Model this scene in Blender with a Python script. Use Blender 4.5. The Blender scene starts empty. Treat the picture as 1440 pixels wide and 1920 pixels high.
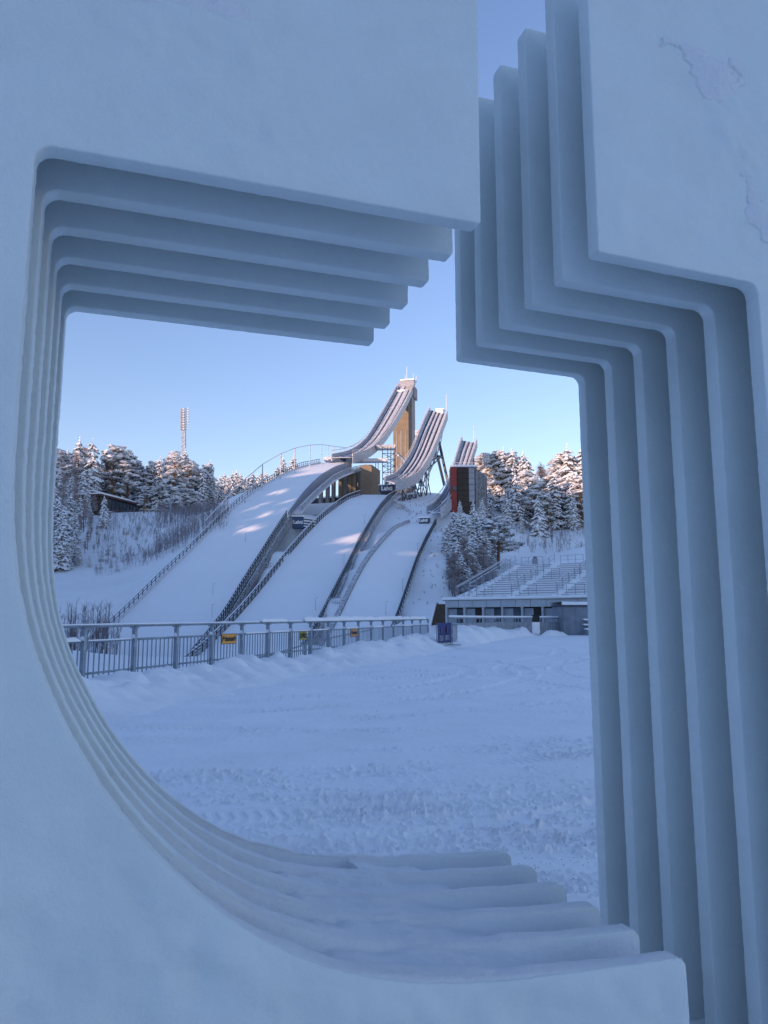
import bpy, bmesh, math, random
import numpy as np
from mathutils import Vector, geometry
random.seed(7); rng = np.random.default_rng(7)
SC = bpy.context.scene
R = math.radians

# ------------------------------------------------------------------ camera
F, HOR, EYE = 1430.0, 1161.0, 1.6          # focal length and horizon in photograph pixels, eye height in metres
TH = math.atan((HOR - 960) / F)
cam = bpy.data.cameras.new('camera'); cam.sensor_fit = 'VERTICAL'; cam.sensor_height = 36
cam.lens = 36 * F / 1920; cam.clip_start = .05; cam.clip_end = 4000
co = bpy.data.objects.new('camera', cam); SC.collection.objects.link(co)
co.location = (0, 0, EYE); co.rotation_euler = (math.pi / 2 + TH, 0, 0); SC.camera = co

# ------------------------------------------------------------------ sky, sun, exposure
SUN_AZ, SUN_EL = 230.0, 4.0                # bearing clockwise from the view axis, elevation
w = bpy.data.worlds.new('World'); SC.world = w; w.use_nodes = True
nt = w.node_tree; nt.nodes.clear()
sky = nt.nodes.new('ShaderNodeTexSky'); sky.sky_type = 'NISHITA'; sky.sun_disc = False
sky.sun_elevation = R(SUN_EL); sky.sun_rotation = R(SUN_AZ)
sky.air_density = 1.0; sky.dust_density = 0.0; sky.ozone_density = 1.5; sky.altitude = 100
bg = nt.nodes.new('ShaderNodeBackground'); bg.inputs[1].default_value = .15
ow = nt.nodes.new('ShaderNodeOutputWorld')
wb = nt.nodes.new('ShaderNodeMix'); wb.data_type = 'RGBA'; wb.blend_type = 'MULTIPLY'; wb.inputs[0].default_value = 1
wb.inputs[7].default_value = (.95, .925, 1.26, 1)      # white balance of the photograph
nt.links.new(sky.outputs[0], wb.inputs[6]); nt.links.new(wb.outputs[2], bg.inputs[0]); nt.links.new(bg.outputs[0], ow.inputs[0])
sl = bpy.data.lights.new('sun', 'SUN'); sl.energy = 2.0; sl.angle = R(.5); sl.color = (1, .66, .50)
so = bpy.data.objects.new('sun', sl); SC.collection.objects.link(so)
az, el = R(SUN_AZ), R(SUN_EL)
LS = Vector((math.sin(az) * math.cos(el), math.cos(az) * math.cos(el), math.sin(el)))
so.rotation_euler = LS.to_track_quat('Z', 'Y').to_euler(); so.location = LS * 300
SC.view_settings.view_transform = 'Standard'; SC.view_settings.look = 'None'
SC.view_settings.exposure = 1.52; SC.view_settings.gamma = 1; SC.view_settings.use_curve_mapping = False
SC.cycles.max_bounces = 6; SC.cycles.diffuse_bounces = 4; SC.cycles.use_denoising = True

# ------------------------------------------------------------------ geometry of the view (a design aid: pixel + distance -> place)
def ray(x, y):
    a = (x - 720) / F; b = (960 - y) / F
    return np.array([a, math.cos(TH) - b * math.sin(TH), math.sin(TH) + b * math.cos(TH)])
def W(x, y, d):
    r = ray(x, y); t = d / r[1]
    return np.array([r[0] * t, d, EYE + r[2] * t])
def proj(P):
    x, y, z = P[0], P[1], P[2] - EYE
    fz = y * math.cos(TH) + z * math.sin(TH); up = -y * math.sin(TH) + z * math.cos(TH)
    return 720 + F * x / fz, 960 - F * up / fz
def on_plane(x, y, A, B):
    """the place seen at (x, y) on the vertical plane through A and B"""
    r = ray(x, y); n = np.array([B[1] - A[1], -(B[0] - A[0])])
    t = (n @ A[:2]) / (n @ r[:2])
    return np.array([r[0] * t, r[1] * t, EYE + r[2] * t])
def zat(y, d):
    return W(720, y, d)[2]

# ------------------------------------------------------------------ noise
def _h(ix, iy, s):
    n = (ix * 374761393 + iy * 668265263 + s * 1442695041) & 0xffffffff
    n = ((n ^ (n >> 13)) * 1274126177) & 0xffffffff
    return ((n ^ (n >> 16)) & 0xffff) / 65535.0
def vnoise(x, y, s=0):
    x = np.asarray(x, float); y = np.asarray(y, float)
    ix = np.floor(x).astype(np.int64); iy = np.floor(y).astype(np.int64)
    fx = x - ix; fy = y - iy; fx = fx * fx * (3 - 2 * fx); fy = fy * fy * (3 - 2 * fy)
    a = _h(ix, iy, s); b = _h(ix + 1, iy, s); c = _h(ix, iy + 1, s); d = _h(ix + 1, iy + 1, s)
    return (a + (b - a) * fx) * (1 - fy) + (c + (d - c) * fx) * fy - .5
def fbm(x, y, s=0, o=4):
    v = 0; a = 1.0
    for k in range(o):
        v = v + a * vnoise(x * 2 ** k + 17.3 * k, y * 2 ** k - 9.1 * k, s + k); a *= .5
    return v

# ------------------------------------------------------------------ objects
C = SC.collection
def tag(o, label=None, cat=None, group=None, kind=None):
    if label: o['label'] = label
    if cat: o['category'] = cat
    if group: o['group'] = group
    if kind: o['kind'] = kind
    return o
def thing(name, label, cat, loc=(0, 0, 0), group=None):
    o = bpy.data.objects.new(name, None); C.objects.link(o); o.location = loc; o.empty_display_size = .2
    return tag(o, label, cat, group)
class MB:
    def __init__(s): s.v = []; s.f = []; s.m = []
    def add(s, vs, fs, m=0):
        k = len(s.v); s.v += [tuple(map(float, p)) for p in vs]; s.f += [tuple(i + k for i in f) for f in fs]; s.m += [m] * len(fs)
    def box(s, a, b, m=0):
        (x0, y0, z0), (x1, y1, z1) = a, b
        s.add([(x0, y0, z0), (x1, y0, z0), (x1, y1, z0), (x0, y1, z0), (x0, y0, z1), (x1, y0, z1), (x1, y1, z1), (x0, y1, z1)],
              [(0, 3, 2, 1), (4, 5, 6, 7), (0, 1, 5, 4), (1, 2, 6, 5), (2, 3, 7, 6), (3, 0, 4, 7)], m)
    def obox(s, o, ax, ay, x0, x1, y0, y1, z0, z1, m=0):
        """box in a turned frame: o origin, ax / ay plan unit axes"""
        P = lambda x, y, z: (o[0] + ax[0] * x + ay[0] * y, o[1] + ax[1] * x + ay[1] * y, z)
        s.add([P(x0, y0, z0), P(x1, y0, z0), P(x1, y1, z0), P(x0, y1, z0), P(x0, y0, z1), P(x1, y0, z1), P(x1, y1, z1), P(x0, y1, z1)],
              [(0, 3, 2, 1), (4, 5, 6, 7), (0, 1, 5, 4), (1, 2, 6, 5), (2, 3, 7, 6), (3, 0, 4, 7)], m)
    def bar(s, p, q, r, n=4, m=0, r2=None):
        p = Vector(p); q = Vector(q); d = q - p
        if d.length < 1e-6: return
        d.normalize(); a = d.cross(Vector((0, 0, 1)))
        if a.length < .05: a = d.cross(Vector((1, 0, 0)))
        a.normalize(); b = d.cross(a); r2 = r if r2 is None else r2; vs = []
        for c, rr in ((p, r), (q, r2)):
            for k in range(n):
                t = 2 * math.pi * (k + .5) / n; vs.append(c + (a * math.cos(t) + b * math.sin(t)) * rr)
        s.add(vs, [(k, (k + 1) % n, n + (k + 1) % n, n + k) for k in range(n)] + [tuple(range(n))[::-1], tuple(range(n, 2 * n))], m)
    def path(s, P, r, n=4, m=0):
        for a, b in zip(P[:-1], P[1:]): s.bar(a, b, r, n, m)
    def grid(s, G, m=0):
        """G: array rows x cols x 3"""
        G = np.asarray(G); r, c = G.shape[:2]
        s.add(G.reshape(-1, 3), [(i * c + j, i * c + j + 1, (i + 1) * c + j + 1, (i + 1) * c + j) for i in range(r - 1) for j in range(c - 1)], m)
    def strip(s, A, B, th, m=0):
        """a ribbon between polylines A and B, th thick, downwards"""
        n = len(A); dn = np.array([0, 0, -th]); vs = []
        for a, b in zip(A, B): vs += [a, b, b + dn, a + dn]
        fs = []
        for i in range(n - 1):
            for k in range(4): fs.append((4 * i + k, 4 * i + (k + 1) % 4, 4 * i + 4 + (k + 1) % 4, 4 * i + 4 + k))
        fs += [(0, 1, 2, 3), (4 * n - 1, 4 * n - 2, 4 * n - 3, 4 * n - 4)]
        s.add(vs, fs, m)
    def build(s, name, mats, parent=None, smooth=False):
        me = bpy.data.meshes.new(name); me.from_pydata(s.v, [], s.f)
        if not isinstance(mats, (list, tuple)): mats = [mats]
        for q in mats: me.materials.append(q)
        if len(mats) > 1: me.polygons.foreach_set('material_index', s.m)
        bm = bmesh.new(); bm.from_mesh(me); bmesh.ops.recalc_face_normals(bm, faces=bm.faces); bm.to_mesh(me); bm.free()
        if smooth: me.polygons.foreach_set('use_smooth', [True] * len(me.polygons))
        me.update(); return link(name, me, parent)
def link(name, me, parent=None):
    o = bpy.data.objects.new(name, me); C.objects.link(o)
    if parent is not None:
        o.parent = parent; pw = parent
        off = Vector((0, 0, 0))
        while pw is not None: off += pw.location; pw = pw.parent
        o.location = -off if o.location.length == 0 else o.location
    return o
def heightmesh(name, X, Y, Z, mat, keep=None, kind='structure'):
    r, c = X.shape; me = bpy.data.meshes.new(name)
    vs = np.stack([X, Y, Z], -1).reshape(-1, 3)
    i, j = np.meshgrid(np.arange(r - 1), np.arange(c - 1), indexing='ij')
    q = np.stack([i * c + j, i * c + j + 1, (i + 1) * c + j + 1, (i + 1) * c + j], -1).reshape(-1, 4)
    if keep is not None: q = q[(keep[:-1, :-1] & keep[1:, 1:] & keep[1:, :-1] & keep[:-1, 1:]).reshape(-1)]
    a, b, d = vs[q[0, 0]], vs[q[0, 1]], vs[q[0, 3]]
    if np.cross(b - a, d - a)[2] < 0: q = q[:, ::-1]
    me.vertices.add(len(vs)); me.vertices.foreach_set('co', vs.ravel())
    me.loops.add(q.size); me.loops.foreach_set('vertex_index', q.ravel().astype(np.int32))
    me.polygons.add(len(q)); me.polygons.foreach_set('loop_start', np.arange(0, q.size, 4, dtype=np.int32))
    me.update(calc_edges=True); me.polygons.foreach_set('use_smooth', [True] * len(q))
    me.materials.append(mat); me.validate()
    o = bpy.data.objects.new(name, me); C.objects.link(o)
    if kind: o['kind'] = kind
    return o

# ------------------------------------------------------------------ materials
def mat(name, col, rough=.7, var=.12, scale=3.0, bump=0.0, bscale=20.0, metal=0.0, col2=None, sss=0.0, spec=.5, bump2=None, thresh=None):
    m = bpy.data.materials.new(name); m.use_nodes = True; n = m.node_tree; b = n.nodes['Principled BSDF']
    b.inputs['Roughness'].default_value = rough; b.inputs['Metallic'].default_value = metal
    b.inputs['Specular IOR Level'].default_value = spec
    tc = n.nodes.new('ShaderNodeTexCoord'); nz = n.nodes.new('ShaderNodeTexNoise')
    nz.inputs['Scale'].default_value = scale; nz.inputs['Detail'].default_value = 6; nz.inputs['Roughness'].default_value = .6
    n.links.new(tc.outputs['Object'], nz.inputs['Vector'])
    cr = n.nodes.new('ShaderNodeValToRGB')
    lo = [c * (1 - var) for c in col] if col2 is None else col2
    hi = [min(1, c * (1 + var)) for c in col] if col2 is None else col
    cr.color_ramp.elements[0].position, cr.color_ramp.elements[1].position = thresh or (.3, .7)
    cr.color_ramp.elements[0].color = (*lo, 1); cr.color_ramp.elements[1].color = (*hi, 1)
    n.links.new(nz.outputs['Fac'], cr.inputs[0]); n.links.new(cr.outputs[0], b.inputs['Base Color'])
    if sss:
        b.inputs['Subsurface Weight'].default_value = sss; b.inputs['Subsurface Radius'].default_value = (.02, .03, .05); b.inputs['Subsurface Scale'].default_value = 1
    last = None
    for (amt, sc) in ([(bump, bscale)] if bump else []) + (bump2 or []):
        z2 = n.nodes.new('ShaderNodeTexNoise'); z2.inputs['Scale'].default_value = sc; z2.inputs['Detail'].default_value = 5
        z2.inputs['Roughness'].default_value = .65
        n.links.new(tc.outputs['Object'], z2.inputs['Vector'])
        bp = n.nodes.new('ShaderNodeBump'); bp.inputs['Strength'].default_value = 1; bp.inputs['Distance'].default_value = amt
        n.links.new(z2.outputs['Fac'], bp.inputs['Height'])
        if last: n.links.new(last.outputs[0], bp.inputs['Normal'])
        last = bp
    if last: n.links.new(last.outputs[0], b.inputs['Normal'])
    return m
M = {}
M['snow'] = mat('snow', (.90, .915, .92), .6, .03, .4, .03, 1.5, spec=.25, bump2=[(.004, 14)])
M['plaza'] = mat('packed_snow', (.90, .91, .925), .65, .04, .8, .004, 30, spec=.2, bump2=[(.0015, 130)])
M['bank'] = mat('bank_snow', (.90, .91, .92), .65, .04, 1.5, .02, 9, spec=.2, bump2=[(.004, 60)])
M['slope'] = mat('groomed_snow', (.92, .93, .935), .6, .02, .15, .02, .8, spec=.25)
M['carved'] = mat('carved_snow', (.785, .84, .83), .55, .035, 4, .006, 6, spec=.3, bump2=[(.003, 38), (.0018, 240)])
M['drift'] = mat('drift_snow', (.83, .86, .88), .6, .03, 3, .012, 11, spec=.3, bump2=[(.004, 60), (.002, 240)])
M['frost'] = mat('frost_metal', (.62, .63, .66), .6, .2, 2.5, spec=.4, col2=(.30, .31, .34), thresh=(.38, .6))
M['frostw'] = mat('frost_white', (.8, .8, .82), .6, .1, 2, col2=(.55, .55, .58))
M['darkmetal'] = mat('dark_steel', (.05, .06, .085), .5, .3, 4, metal=.3)
M['galv'] = mat('galvanised_steel', (.33, .38, .43), .5, .18, 9, metal=.35, col2=(.20, .24, .29))
M['conc'] = mat('tan_concrete', (.26, .205, .145), .85, .15, .35, .02, 3, col2=(.185, .14, .095))
M['concg'] = mat('grey_concrete', (.30, .29, .29), .85, .2, .6, .02, 3)
M['wallp'] = mat('purple_grey_panel', (.30, .31, .36), .55, .15, 1.2, metal=.2)
M['dark'] = mat('dark_wall', (.035, .04, .055), .6, .2, 1)
M['navy'] = mat('navy_panel', (.012, .05, .14), .45, .1, 2)
M['white'] = mat('white_paint', (.8, .8, .8), .5, .03, 5)
M['red'] = mat('red_cladding', (.25, .022, .022), .5, .15, 1.2)
M['glass'] = mat('dark_glass', (.03, .022, .02), .3, .3, .7, spec=.25)
M['glassb'] = mat('window_glass', (.05, .07, .09), .2, .5, 1.4, spec=.4)
M['wood'] = mat('dark_wood', (.055, .035, .022), .8, .3, 2)
M['maroon'] = mat('maroon_window', (.05, .012, .018), .4, .3, 1, spec=.3)
M['woodr'] = mat('red_wood_trim', (.10, .05, .045), .8, .2, 2)
M['panel'] = mat('pale_panel', (.42, .45, .48), .7, .1, 1)
M['plank'] = mat('grey_plank', (.28, .31, .35), .75, .18, 3)
M['hut'] = mat('hut_grey_paint', (.19, .225, .27), .75, .22, 1.3, .01, 12)
M['brown'] = mat('brown_boards', (.085, .06, .04), .85, .3, 1.5)
M['needle'] = mat('needles', (.22, .23, .24), .8, .4, .6, col2=(.05, .06, .055))
M['pneedle'] = mat('pine_needles', (.24, .245, .24), .8, .4, .6, col2=(.06, .07, .055))
M['tsnow'] = mat('tree_snow', (.90, .90, .91), .6, .04, 1, spec=.2)
M['bark'] = mat('bark', (.10, .065, .045), .9, .3, 2)
M['pbark'] = mat('pine_bark', (.20, .10, .055), .9, .3, 2)
M['twig'] = mat('frosted_twig', (.62, .57, .58), .8, .3, .7, col2=(.26, .21, .21))
M['twigd'] = mat('thicket_twig', (.30, .27, .30), .8, .3, .7, col2=(.16, .135, .15))
M['orange'] = mat('orange_sign', (.75, .33, .03), .5, .06, 9)
M['yellow'] = mat('yellow_sign', (.55, .55, .06), .5, .1, 9)
M['orange2'] = mat('weathered_orange', (.50, .24, .10), .6, .15, 9)
M['black'] = mat('black_print', (.02, .02, .02), .6)
M['banner'] = mat('banner_blue', (.02, .04, .16), .6, .2, 4)
M['pink'] = mat('banner_pink', (.22, .05, .10), .6, .1, 4)
M['ice'] = mat('track_ice', (.42, .46, .52), .35, .15, 2)
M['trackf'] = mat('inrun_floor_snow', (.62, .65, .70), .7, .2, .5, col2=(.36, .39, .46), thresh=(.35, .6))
M['grit'] = mat('grit', (.13, .13, .15), .9)

# ------------------------------------------------------------------ hills: outlines read as edges on vertical planes
def edge(pts, a, b):
    A, B = W(*a), W(*b)
    P = [on_plane(x, y, A, B) for x, y in pts]; P.sort(key=lambda p: p[1]); return np.array(P)
def resamp(P, ys):
    return np.stack([np.interp(ys, P[:, 1], P[:, 0]), ys, np.interp(ys, P[:, 1], P[:, 2])], -1)
def extend(P, zlow, n=2):
    return P
class Hill: pass
def make_hill(L, Rr, la, lb, ra, rb, n=70, zend=-3.4):
    h = Hill(); l = edge(L, la, lb); r = edge(Rr, ra, rb)
    out = []
    for P in (l, r):   # run the lowest edge on into the outrun with a flattening curve
        d = P[1] - P[0]; d = P[min(4, len(P) - 1)] - P[0]; d = d / math.hypot(d[0], d[1]); sl = d[2]; q = P[0].copy(); ext = []
        for k in range(14):
            sl *= .90; q = q - np.array([d[0] * 2.2, d[1] * 2.2, sl * 2.2]); ext.append(q.copy())
        P = np.array(ext[::-1] + list(P)); out.append(P)
    l, r = out
    h.L = resamp(l, np.linspace(l[0, 1], l[-1, 1], n)); h.R = resamp(r, np.linspace(r[0, 1], r[-1, 1], n))
    for P in (h.L, h.R):   # light smoothing of hand-read edges
        for _ in range(3): P[1:-1, 2] = (P[:-2, 2] + 2 * P[1:-1, 2] + P[2:, 2]) / 4
    return h
A = make_hill([(185, 1200), (240, 1150), (302, 1087), (355, 1037), (390, 1002), (427, 964), (463, 933.5), (498, 909), (533, 889), (569, 875), (604, 868)],
              [(390, 1190), (410.7, 1167), (451, 1098.6), (481.5, 1051), (507.5, 1009), (531, 973.5), (543, 957), (564, 928.6), (583, 907), (604, 889), (628, 875), (658, 866)],
              (215, 1167, 121), (604, 869, 215), (410, 1167, 117), (658, 866, 212))
B = make_hill([(420, 1184), (439, 1165), (474.5, 1124.6), (512, 1078), (540.6, 1042), (569, 1009), (592.5, 984), (616, 962), (651.5, 937), (680, 927)],
              [(585, 1185), (597, 1164), (616, 1127), (647, 1068), (670, 1021), (696, 977), (710, 955), (725, 938), (742, 928)],
              (439, 1165, 115), (680, 927, 186), (597, 1164, 112), (742, 928, 184))
Cc = make_hill([(622, 1184), (632.6, 1167), (651.5, 1124.6), (675, 1077), (694, 1046), (720, 1014), (744, 990), (770, 979)],
               [(735, 1178), (743.7, 1156.7), (764, 1098), (778.7, 1054.6), (796, 1016.7), (816.7, 979)],
               (632, 1167, 111), (770, 979, 151), (743, 1157, 109), (817, 979, 149))
HILLS = [A, B, Cc]
def hill_point(h, x, y):
    best = None
    for l, r in zip(h.L, h.R):
        (x0, y0), (x1, y1) = proj(l), proj(r); t = (x - x0) / (x1 - x0); yy = y0 + (y1 - y0) * t
        if best is None or abs(yy - y) < best[0]: best = (abs(yy - y), l + (r - l) * t)
    return best[1]

# ------------------------------------------------------------------ terrain
CP = [(130, 1235, 75), (350, 1240, 60), (560, 1215, 70), (700, 1195, 85), (800, 1185, 95),
      (110, 1172, 108), (200, 1168, 112), (60, 1160, 120), (-200, 1150, 110),
      (100, 1120, 130), (170, 1110, 135), (230, 1090, 145), (100, 1078, 150), (160, 1074, 152), (-60, 1080, 150),
      (100, 1035, 165), (180, 1030, 168), (250, 1050, 160), (310, 1030, 168), (120, 990, 185), (220, 985, 188), (300, 975, 195), (280, 963, 205), (340, 966, 205), (400, 968, 208),
      (185, 962, 212), (260, 960, 215), (50, 960, 205), (-100, 960, 200), (440, 950, 240), (500, 925, 280), (300, 958, 260), (100, 958, 260), (-100, 955, 300), (450, 948, 330),
      (430, 1172, 112), (470, 1120, 126), (520, 1062, 146), (560, 1005, 168), (590, 985, 178), (575, 966, 170), (590, 968, 182), (560, 962, 178), (610, 966, 192), (600, 966, 204), (635, 962, 206), (640, 962, 216), (680, 938, 205), (690, 932, 225),
      (700, 935, 200), (745, 932, 196), (790, 928, 205), (740, 925, 240), (820, 925, 230),
      (612, 1150, 112), (640, 1100, 124), (680, 1040, 140), (700, 1000, 152), (760, 950, 172), (800, 945, 180), (740, 965, 165), (830, 948, 170),
      (800, 1100, 120), (790, 1150, 108), (825, 1130, 108), (835, 1050, 124), (835, 1000, 140), (842, 962, 156), (870, 958, 160),
      (860, 1120, 113), (900, 1092, 122), (932, 1066, 132), (960, 1048, 142), (1000, 1032, 150), (1050, 1020, 155), (1100, 1005, 158), (1150, 1000, 158),
      (900, 970, 170), (950, 985, 175), (1000, 990, 178), (1060, 985, 180), (1110, 975, 185), (1300, 970, 190), (900, 945, 230), (1000, 950, 240), (1100, 950, 250), (1300, 950, 260),
      (1000, 940, 330), (850, 930, 290), (1010, 1066, 100), (1060, 1060, 98), (1105, 1055, 96), (1200, 1045, 96), (960, 1075, 100), (1105, 1022, 122), (1020, 1042, 128)]
P3 = [W(*c) for c in CP]
P3 += [np.array(p, float) for p in [(20, 60, .2), (30, 40, .2), (10, 50, .2), (0, 45, -1), (-3, 60, -2.5), (-20, 45, -2.5), (-30, 20, -2), (-45, 30, -2.5), (-60, 60, 0), (-90, 90, 12), (-120, 120, 24),
                                   (60, 60, 4), (60, 30, .5), (18, 95, 5.5), (24, 92, 6.2), (30, 96, 7.2), (40, 88, 7.0), (0, -30, 0), (40, -60, 0), (-50, -60, 8), (100, 60, 10), (100, 120, 22), (-160, 160, 30), (-180, 260, 34), (180, 260, 36), (0, 400, 40), (-150, 400, 40), (150, 400, 40)]]
for h in HILLS:
    for k in range(3, 70, 9):
        P3.append((h.L[k] + h.R[k]) / 2 - np.array([0, 0, 1.6])); P3.append(h.L[k] - np.array([0, 0, 1.0])); P3.append(h.R[k] - np.array([0, 0, 1.2]))
P3 = np.array(P3)
# the knoll of the big hill stands on columns: no ground just under it
P3 = P3[~((P3[:, 1] > 164) & (P3[:, 1] < 218) & (P3[:, 0] > -24) & (P3[:, 0] < -6) & (P3[:, 2] > 26.5))]
def tps_fit(P, lam=.02):
    n = len(P); X = P[:, :2] / 100.0
    d = np.linalg.norm(X[:, None] - X[None], axis=2); K = np.where(d > 0, d * d * np.log(d + 1e-12), 0) + lam * .01 * np.eye(n)
    Q = np.c_[np.ones(n), X]; Mx = np.zeros((n + 3, n + 3)); Mx[:n, :n] = K; Mx[:n, n:] = Q; Mx[n:, :n] = Q.T
    return X, np.linalg.solve(Mx, np.r_[P[:, 2], 0, 0, 0])
TX, TW = tps_fit(P3)
def zter(x, y, raw=False):
    x = np.asarray(x, float); y = np.asarray(y, float); sh = x.shape; q = np.stack([x.ravel(), y.ravel()], -1) / 100.0; out = []
    for c in np.array_split(q, max(1, len(q) // 4000)):
        d = np.linalg.norm(c[:, None] - TX[None], axis=2); K = np.where(d > 0, d * d * np.log(d + 1e-12), 0)
        out.append(K @ TW[:-3] + TW[-3] + c @ TW[-2:])
    z = np.concatenate(out).reshape(sh)
    z = np.minimum(z, np.where(y > 250, 42, 60))
    z = z + .35 * fbm(x / 7, y / 7, 3, 3) * np.clip((y - 60) / 60, 0, 1)
    for h in HILLS:
        lx = np.interp(y, h.L[:, 1], h.L[:, 0]); rx = np.interp(y, h.R[:, 1], h.R[:, 0]); ins = (x > lx - .6) & (x < rx + .6) & (y > h.L[0, 1]) & (y < h.L[-1, 1] + 2)
        zz = np.minimum(np.interp(y, h.L[:, 1], h.L[:, 2]), np.interp(y, h.R[:, 1], h.R[:, 2])) - .5
        z = np.where(ins, np.minimum(z, zz), z)
    return z
# fence line of the plaza
FD = np.array([math.sin(R(17.3)), math.cos(R(17.3))]); F0 = np.array([(165 - 720) / F * 16.0, 16.0]); FS = 1.725
def fence_side(x, y):      # > 0 on the plaza side
    return (x - F0[0]) * FD[1] - (y - F0[1]) * FD[0]
def plaza_z(x, y):
    r = np.hypot(x, y); return .0055 * np.maximum(0, r - 5)
gx = np.unique(np.concatenate([np.linspace(-900, -150, 16), np.arange(-150, 151, 2.0), np.linspace(150, 900, 16)]))
gy = np.unique(np.concatenate([np.linspace(-300, 40, 35), np.arange(40, 300, 2.0), np.linspace(300, 1500, 20)]))
GX, GY = np.meshgrid(gx, gy, indexing='ij'); GZ = zter(GX, GY)
fs = fence_side(GX, GY); base = plaza_z(GX, GY) - .25
inpl = (fs > -1) & (GY < 70) & (GX < 60)
k = np.clip((fs + 1.5) / -14, 0, 1)
low = (GY < 60)
GZ = np.where(low & (fs > -1.5), base, np.where(low, base * (1 - k) + np.minimum(GZ, 3) * k, GZ))
# right of the plaza, before the grandstand, the ground stays level
kk = np.clip((GY - 60) / 14, 0, 1)
GZ = np.where((fs > -1.5) & (GY >= 60) & (GY < 74), base * (1 - kk) + GZ * kk, GZ)
# unseen ground behind the camera, raised as an added ridge against the low sun
SH = np.array([math.sin(az), math.cos(az)]); TT = np.array([-SH[1], SH[0]])      # towards the sun; across
ridge_s = 62.0
sd = GX * SH[0] + GY * SH[1]; td = GX * TT[0] + GY * TT[1]
HT = [(-600, 50), (-330, 54), (-221, 53.5), (-201, 56), (-178, 55), (-168, 49), (-145, 47), (-112, 44.5), (-93, 43.5), (-60, 36), (-30, 24), (80, 22), (300, 24)]  # crest heights of the added screen, set to place the shadow line
if TT[1] > 0: TT = -TT; td = -td
Hf = lambda t: np.interp(t, [a for a, b in HT], [b for a, b in HT])
rz = (Hf(td) - np.interp(td, [-90, -40], [20, 8])) * np.exp(-((sd - ridge_s - 10) / 34.0) ** 2)
far = np.clip((np.hypot(GX, np.maximum(GY - 10, 0)) - 25) / 30, 0, 1)
vis = (GY > 5) & (np.abs(GX / np.maximum(GY, 1)) < .62)
GZ = np.where(vis, GZ, np.maximum(GZ, rz * np.where(GY < 30, 1, far)))
GZ = np.where((GY > 320), np.minimum(GZ, 40 - (GY - 320) * .03), GZ)
GZ = np.clip(GZ, -5, 60)
heightmesh('ground', GX, GY, GZ, M['snow'])
def ztri(x, y):
    i = min(max(np.searchsorted(gx, x) - 1, 0), len(gx) - 2); j = min(max(np.searchsorted(gy, y) - 1, 0), len(gy) - 2)
    fx = (x - gx[i]) / (gx[i + 1] - gx[i]); fy = (y - gy[j]) / (gy[j + 1] - gy[j])
    return (GZ[i, j] * (1 - fx) + GZ[i + 1, j] * fx) * (1 - fy) + (GZ[i, j + 1] * (1 - fx) + GZ[i + 1, j + 1] * fx) * fy

# ------------------------------------------------------------------ plaza of packed snow with wheel tracks
rr = np.r_[np.geomspace(1.2, 3.2, 12)[:-1], np.geomspace(3.2, 13, 560)[:-1], np.geomspace(13, 82, 260)]; aa = np.radians(np.linspace(-37, 37, 900))
RR, AA = np.meshgrid(rr, aa, indexing='ij'); PX = RR * np.sin(AA); PY = RR * np.cos(AA)
PZ = plaza_z(PX, PY) + .035 * fbm(PX / 2.2, PY / 2.2, 11, 3) + .012 * fbm(PX / .5, PY / .5, 12, 3)
fade = np.clip(1.5 - RR / 34, .25, 1)
patch = np.clip(fbm(PX / 1.8 + 3, PY / .8, 14, 3) * 2.4 - .1, 0, 1)
lump = np.maximum(0, fbm(PX / .07, PY / .06, 15, 2) + .9 * fbm(PX / .028, PY / .028, 16, 2) - .12); patch = np.clip(patch + .7 * np.exp(-((RR - 6.0 - .3 * PX) / .5) ** 2) + .5 * np.exp(-((RR - 7.9 + .2 * PX) / .45) ** 2), 0, 1.2); PZ += fade * patch * .040 * lump
PZ += fade * .006 * fbm(PX / .05, PY / .05, 19, 2)
def track(cx, cy, r0, wd, a0, a1, dep=.03, seed=0):
    global PZ
    dx = PX - cx; dy = PY - cy; rad = np.hypot(dx, dy) + .12 * vnoise(PX / 3, PY / 3, seed); ang = np.arctan2(dy, dx)
    mid = (ang - a0) % (2 * math.pi); on = mid < ((a1 - a0) % (2 * math.pi))
    e = (rad - r0) / (wd / 2); prof = np.exp(-e ** 4) ; rim = np.exp(-((np.abs(e) - 1.25) / .22) ** 2)
    s = ang * r0; tread = np.sign(np.sin(2 * math.pi * (s / .11 + np.abs(e) * .45))) * .5
    PZ += np.where(on, -dep * prof * (.45 + .55 * patch) + .45 * dep * rim * (.5 + patch) + prof * tread * dep * .7 * np.clip(.35 + vnoise(PX / .9, PY / .9, seed + 5) * 1.8, 0, 1) * (np.abs(e) < 1) + fade * .045 * lump * (np.abs(e) < 1.5) * np.clip(.5 + vnoise(PX / 1.3, PY / 1.3, seed + 8) * 2, 0, 1), 0)
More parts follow.
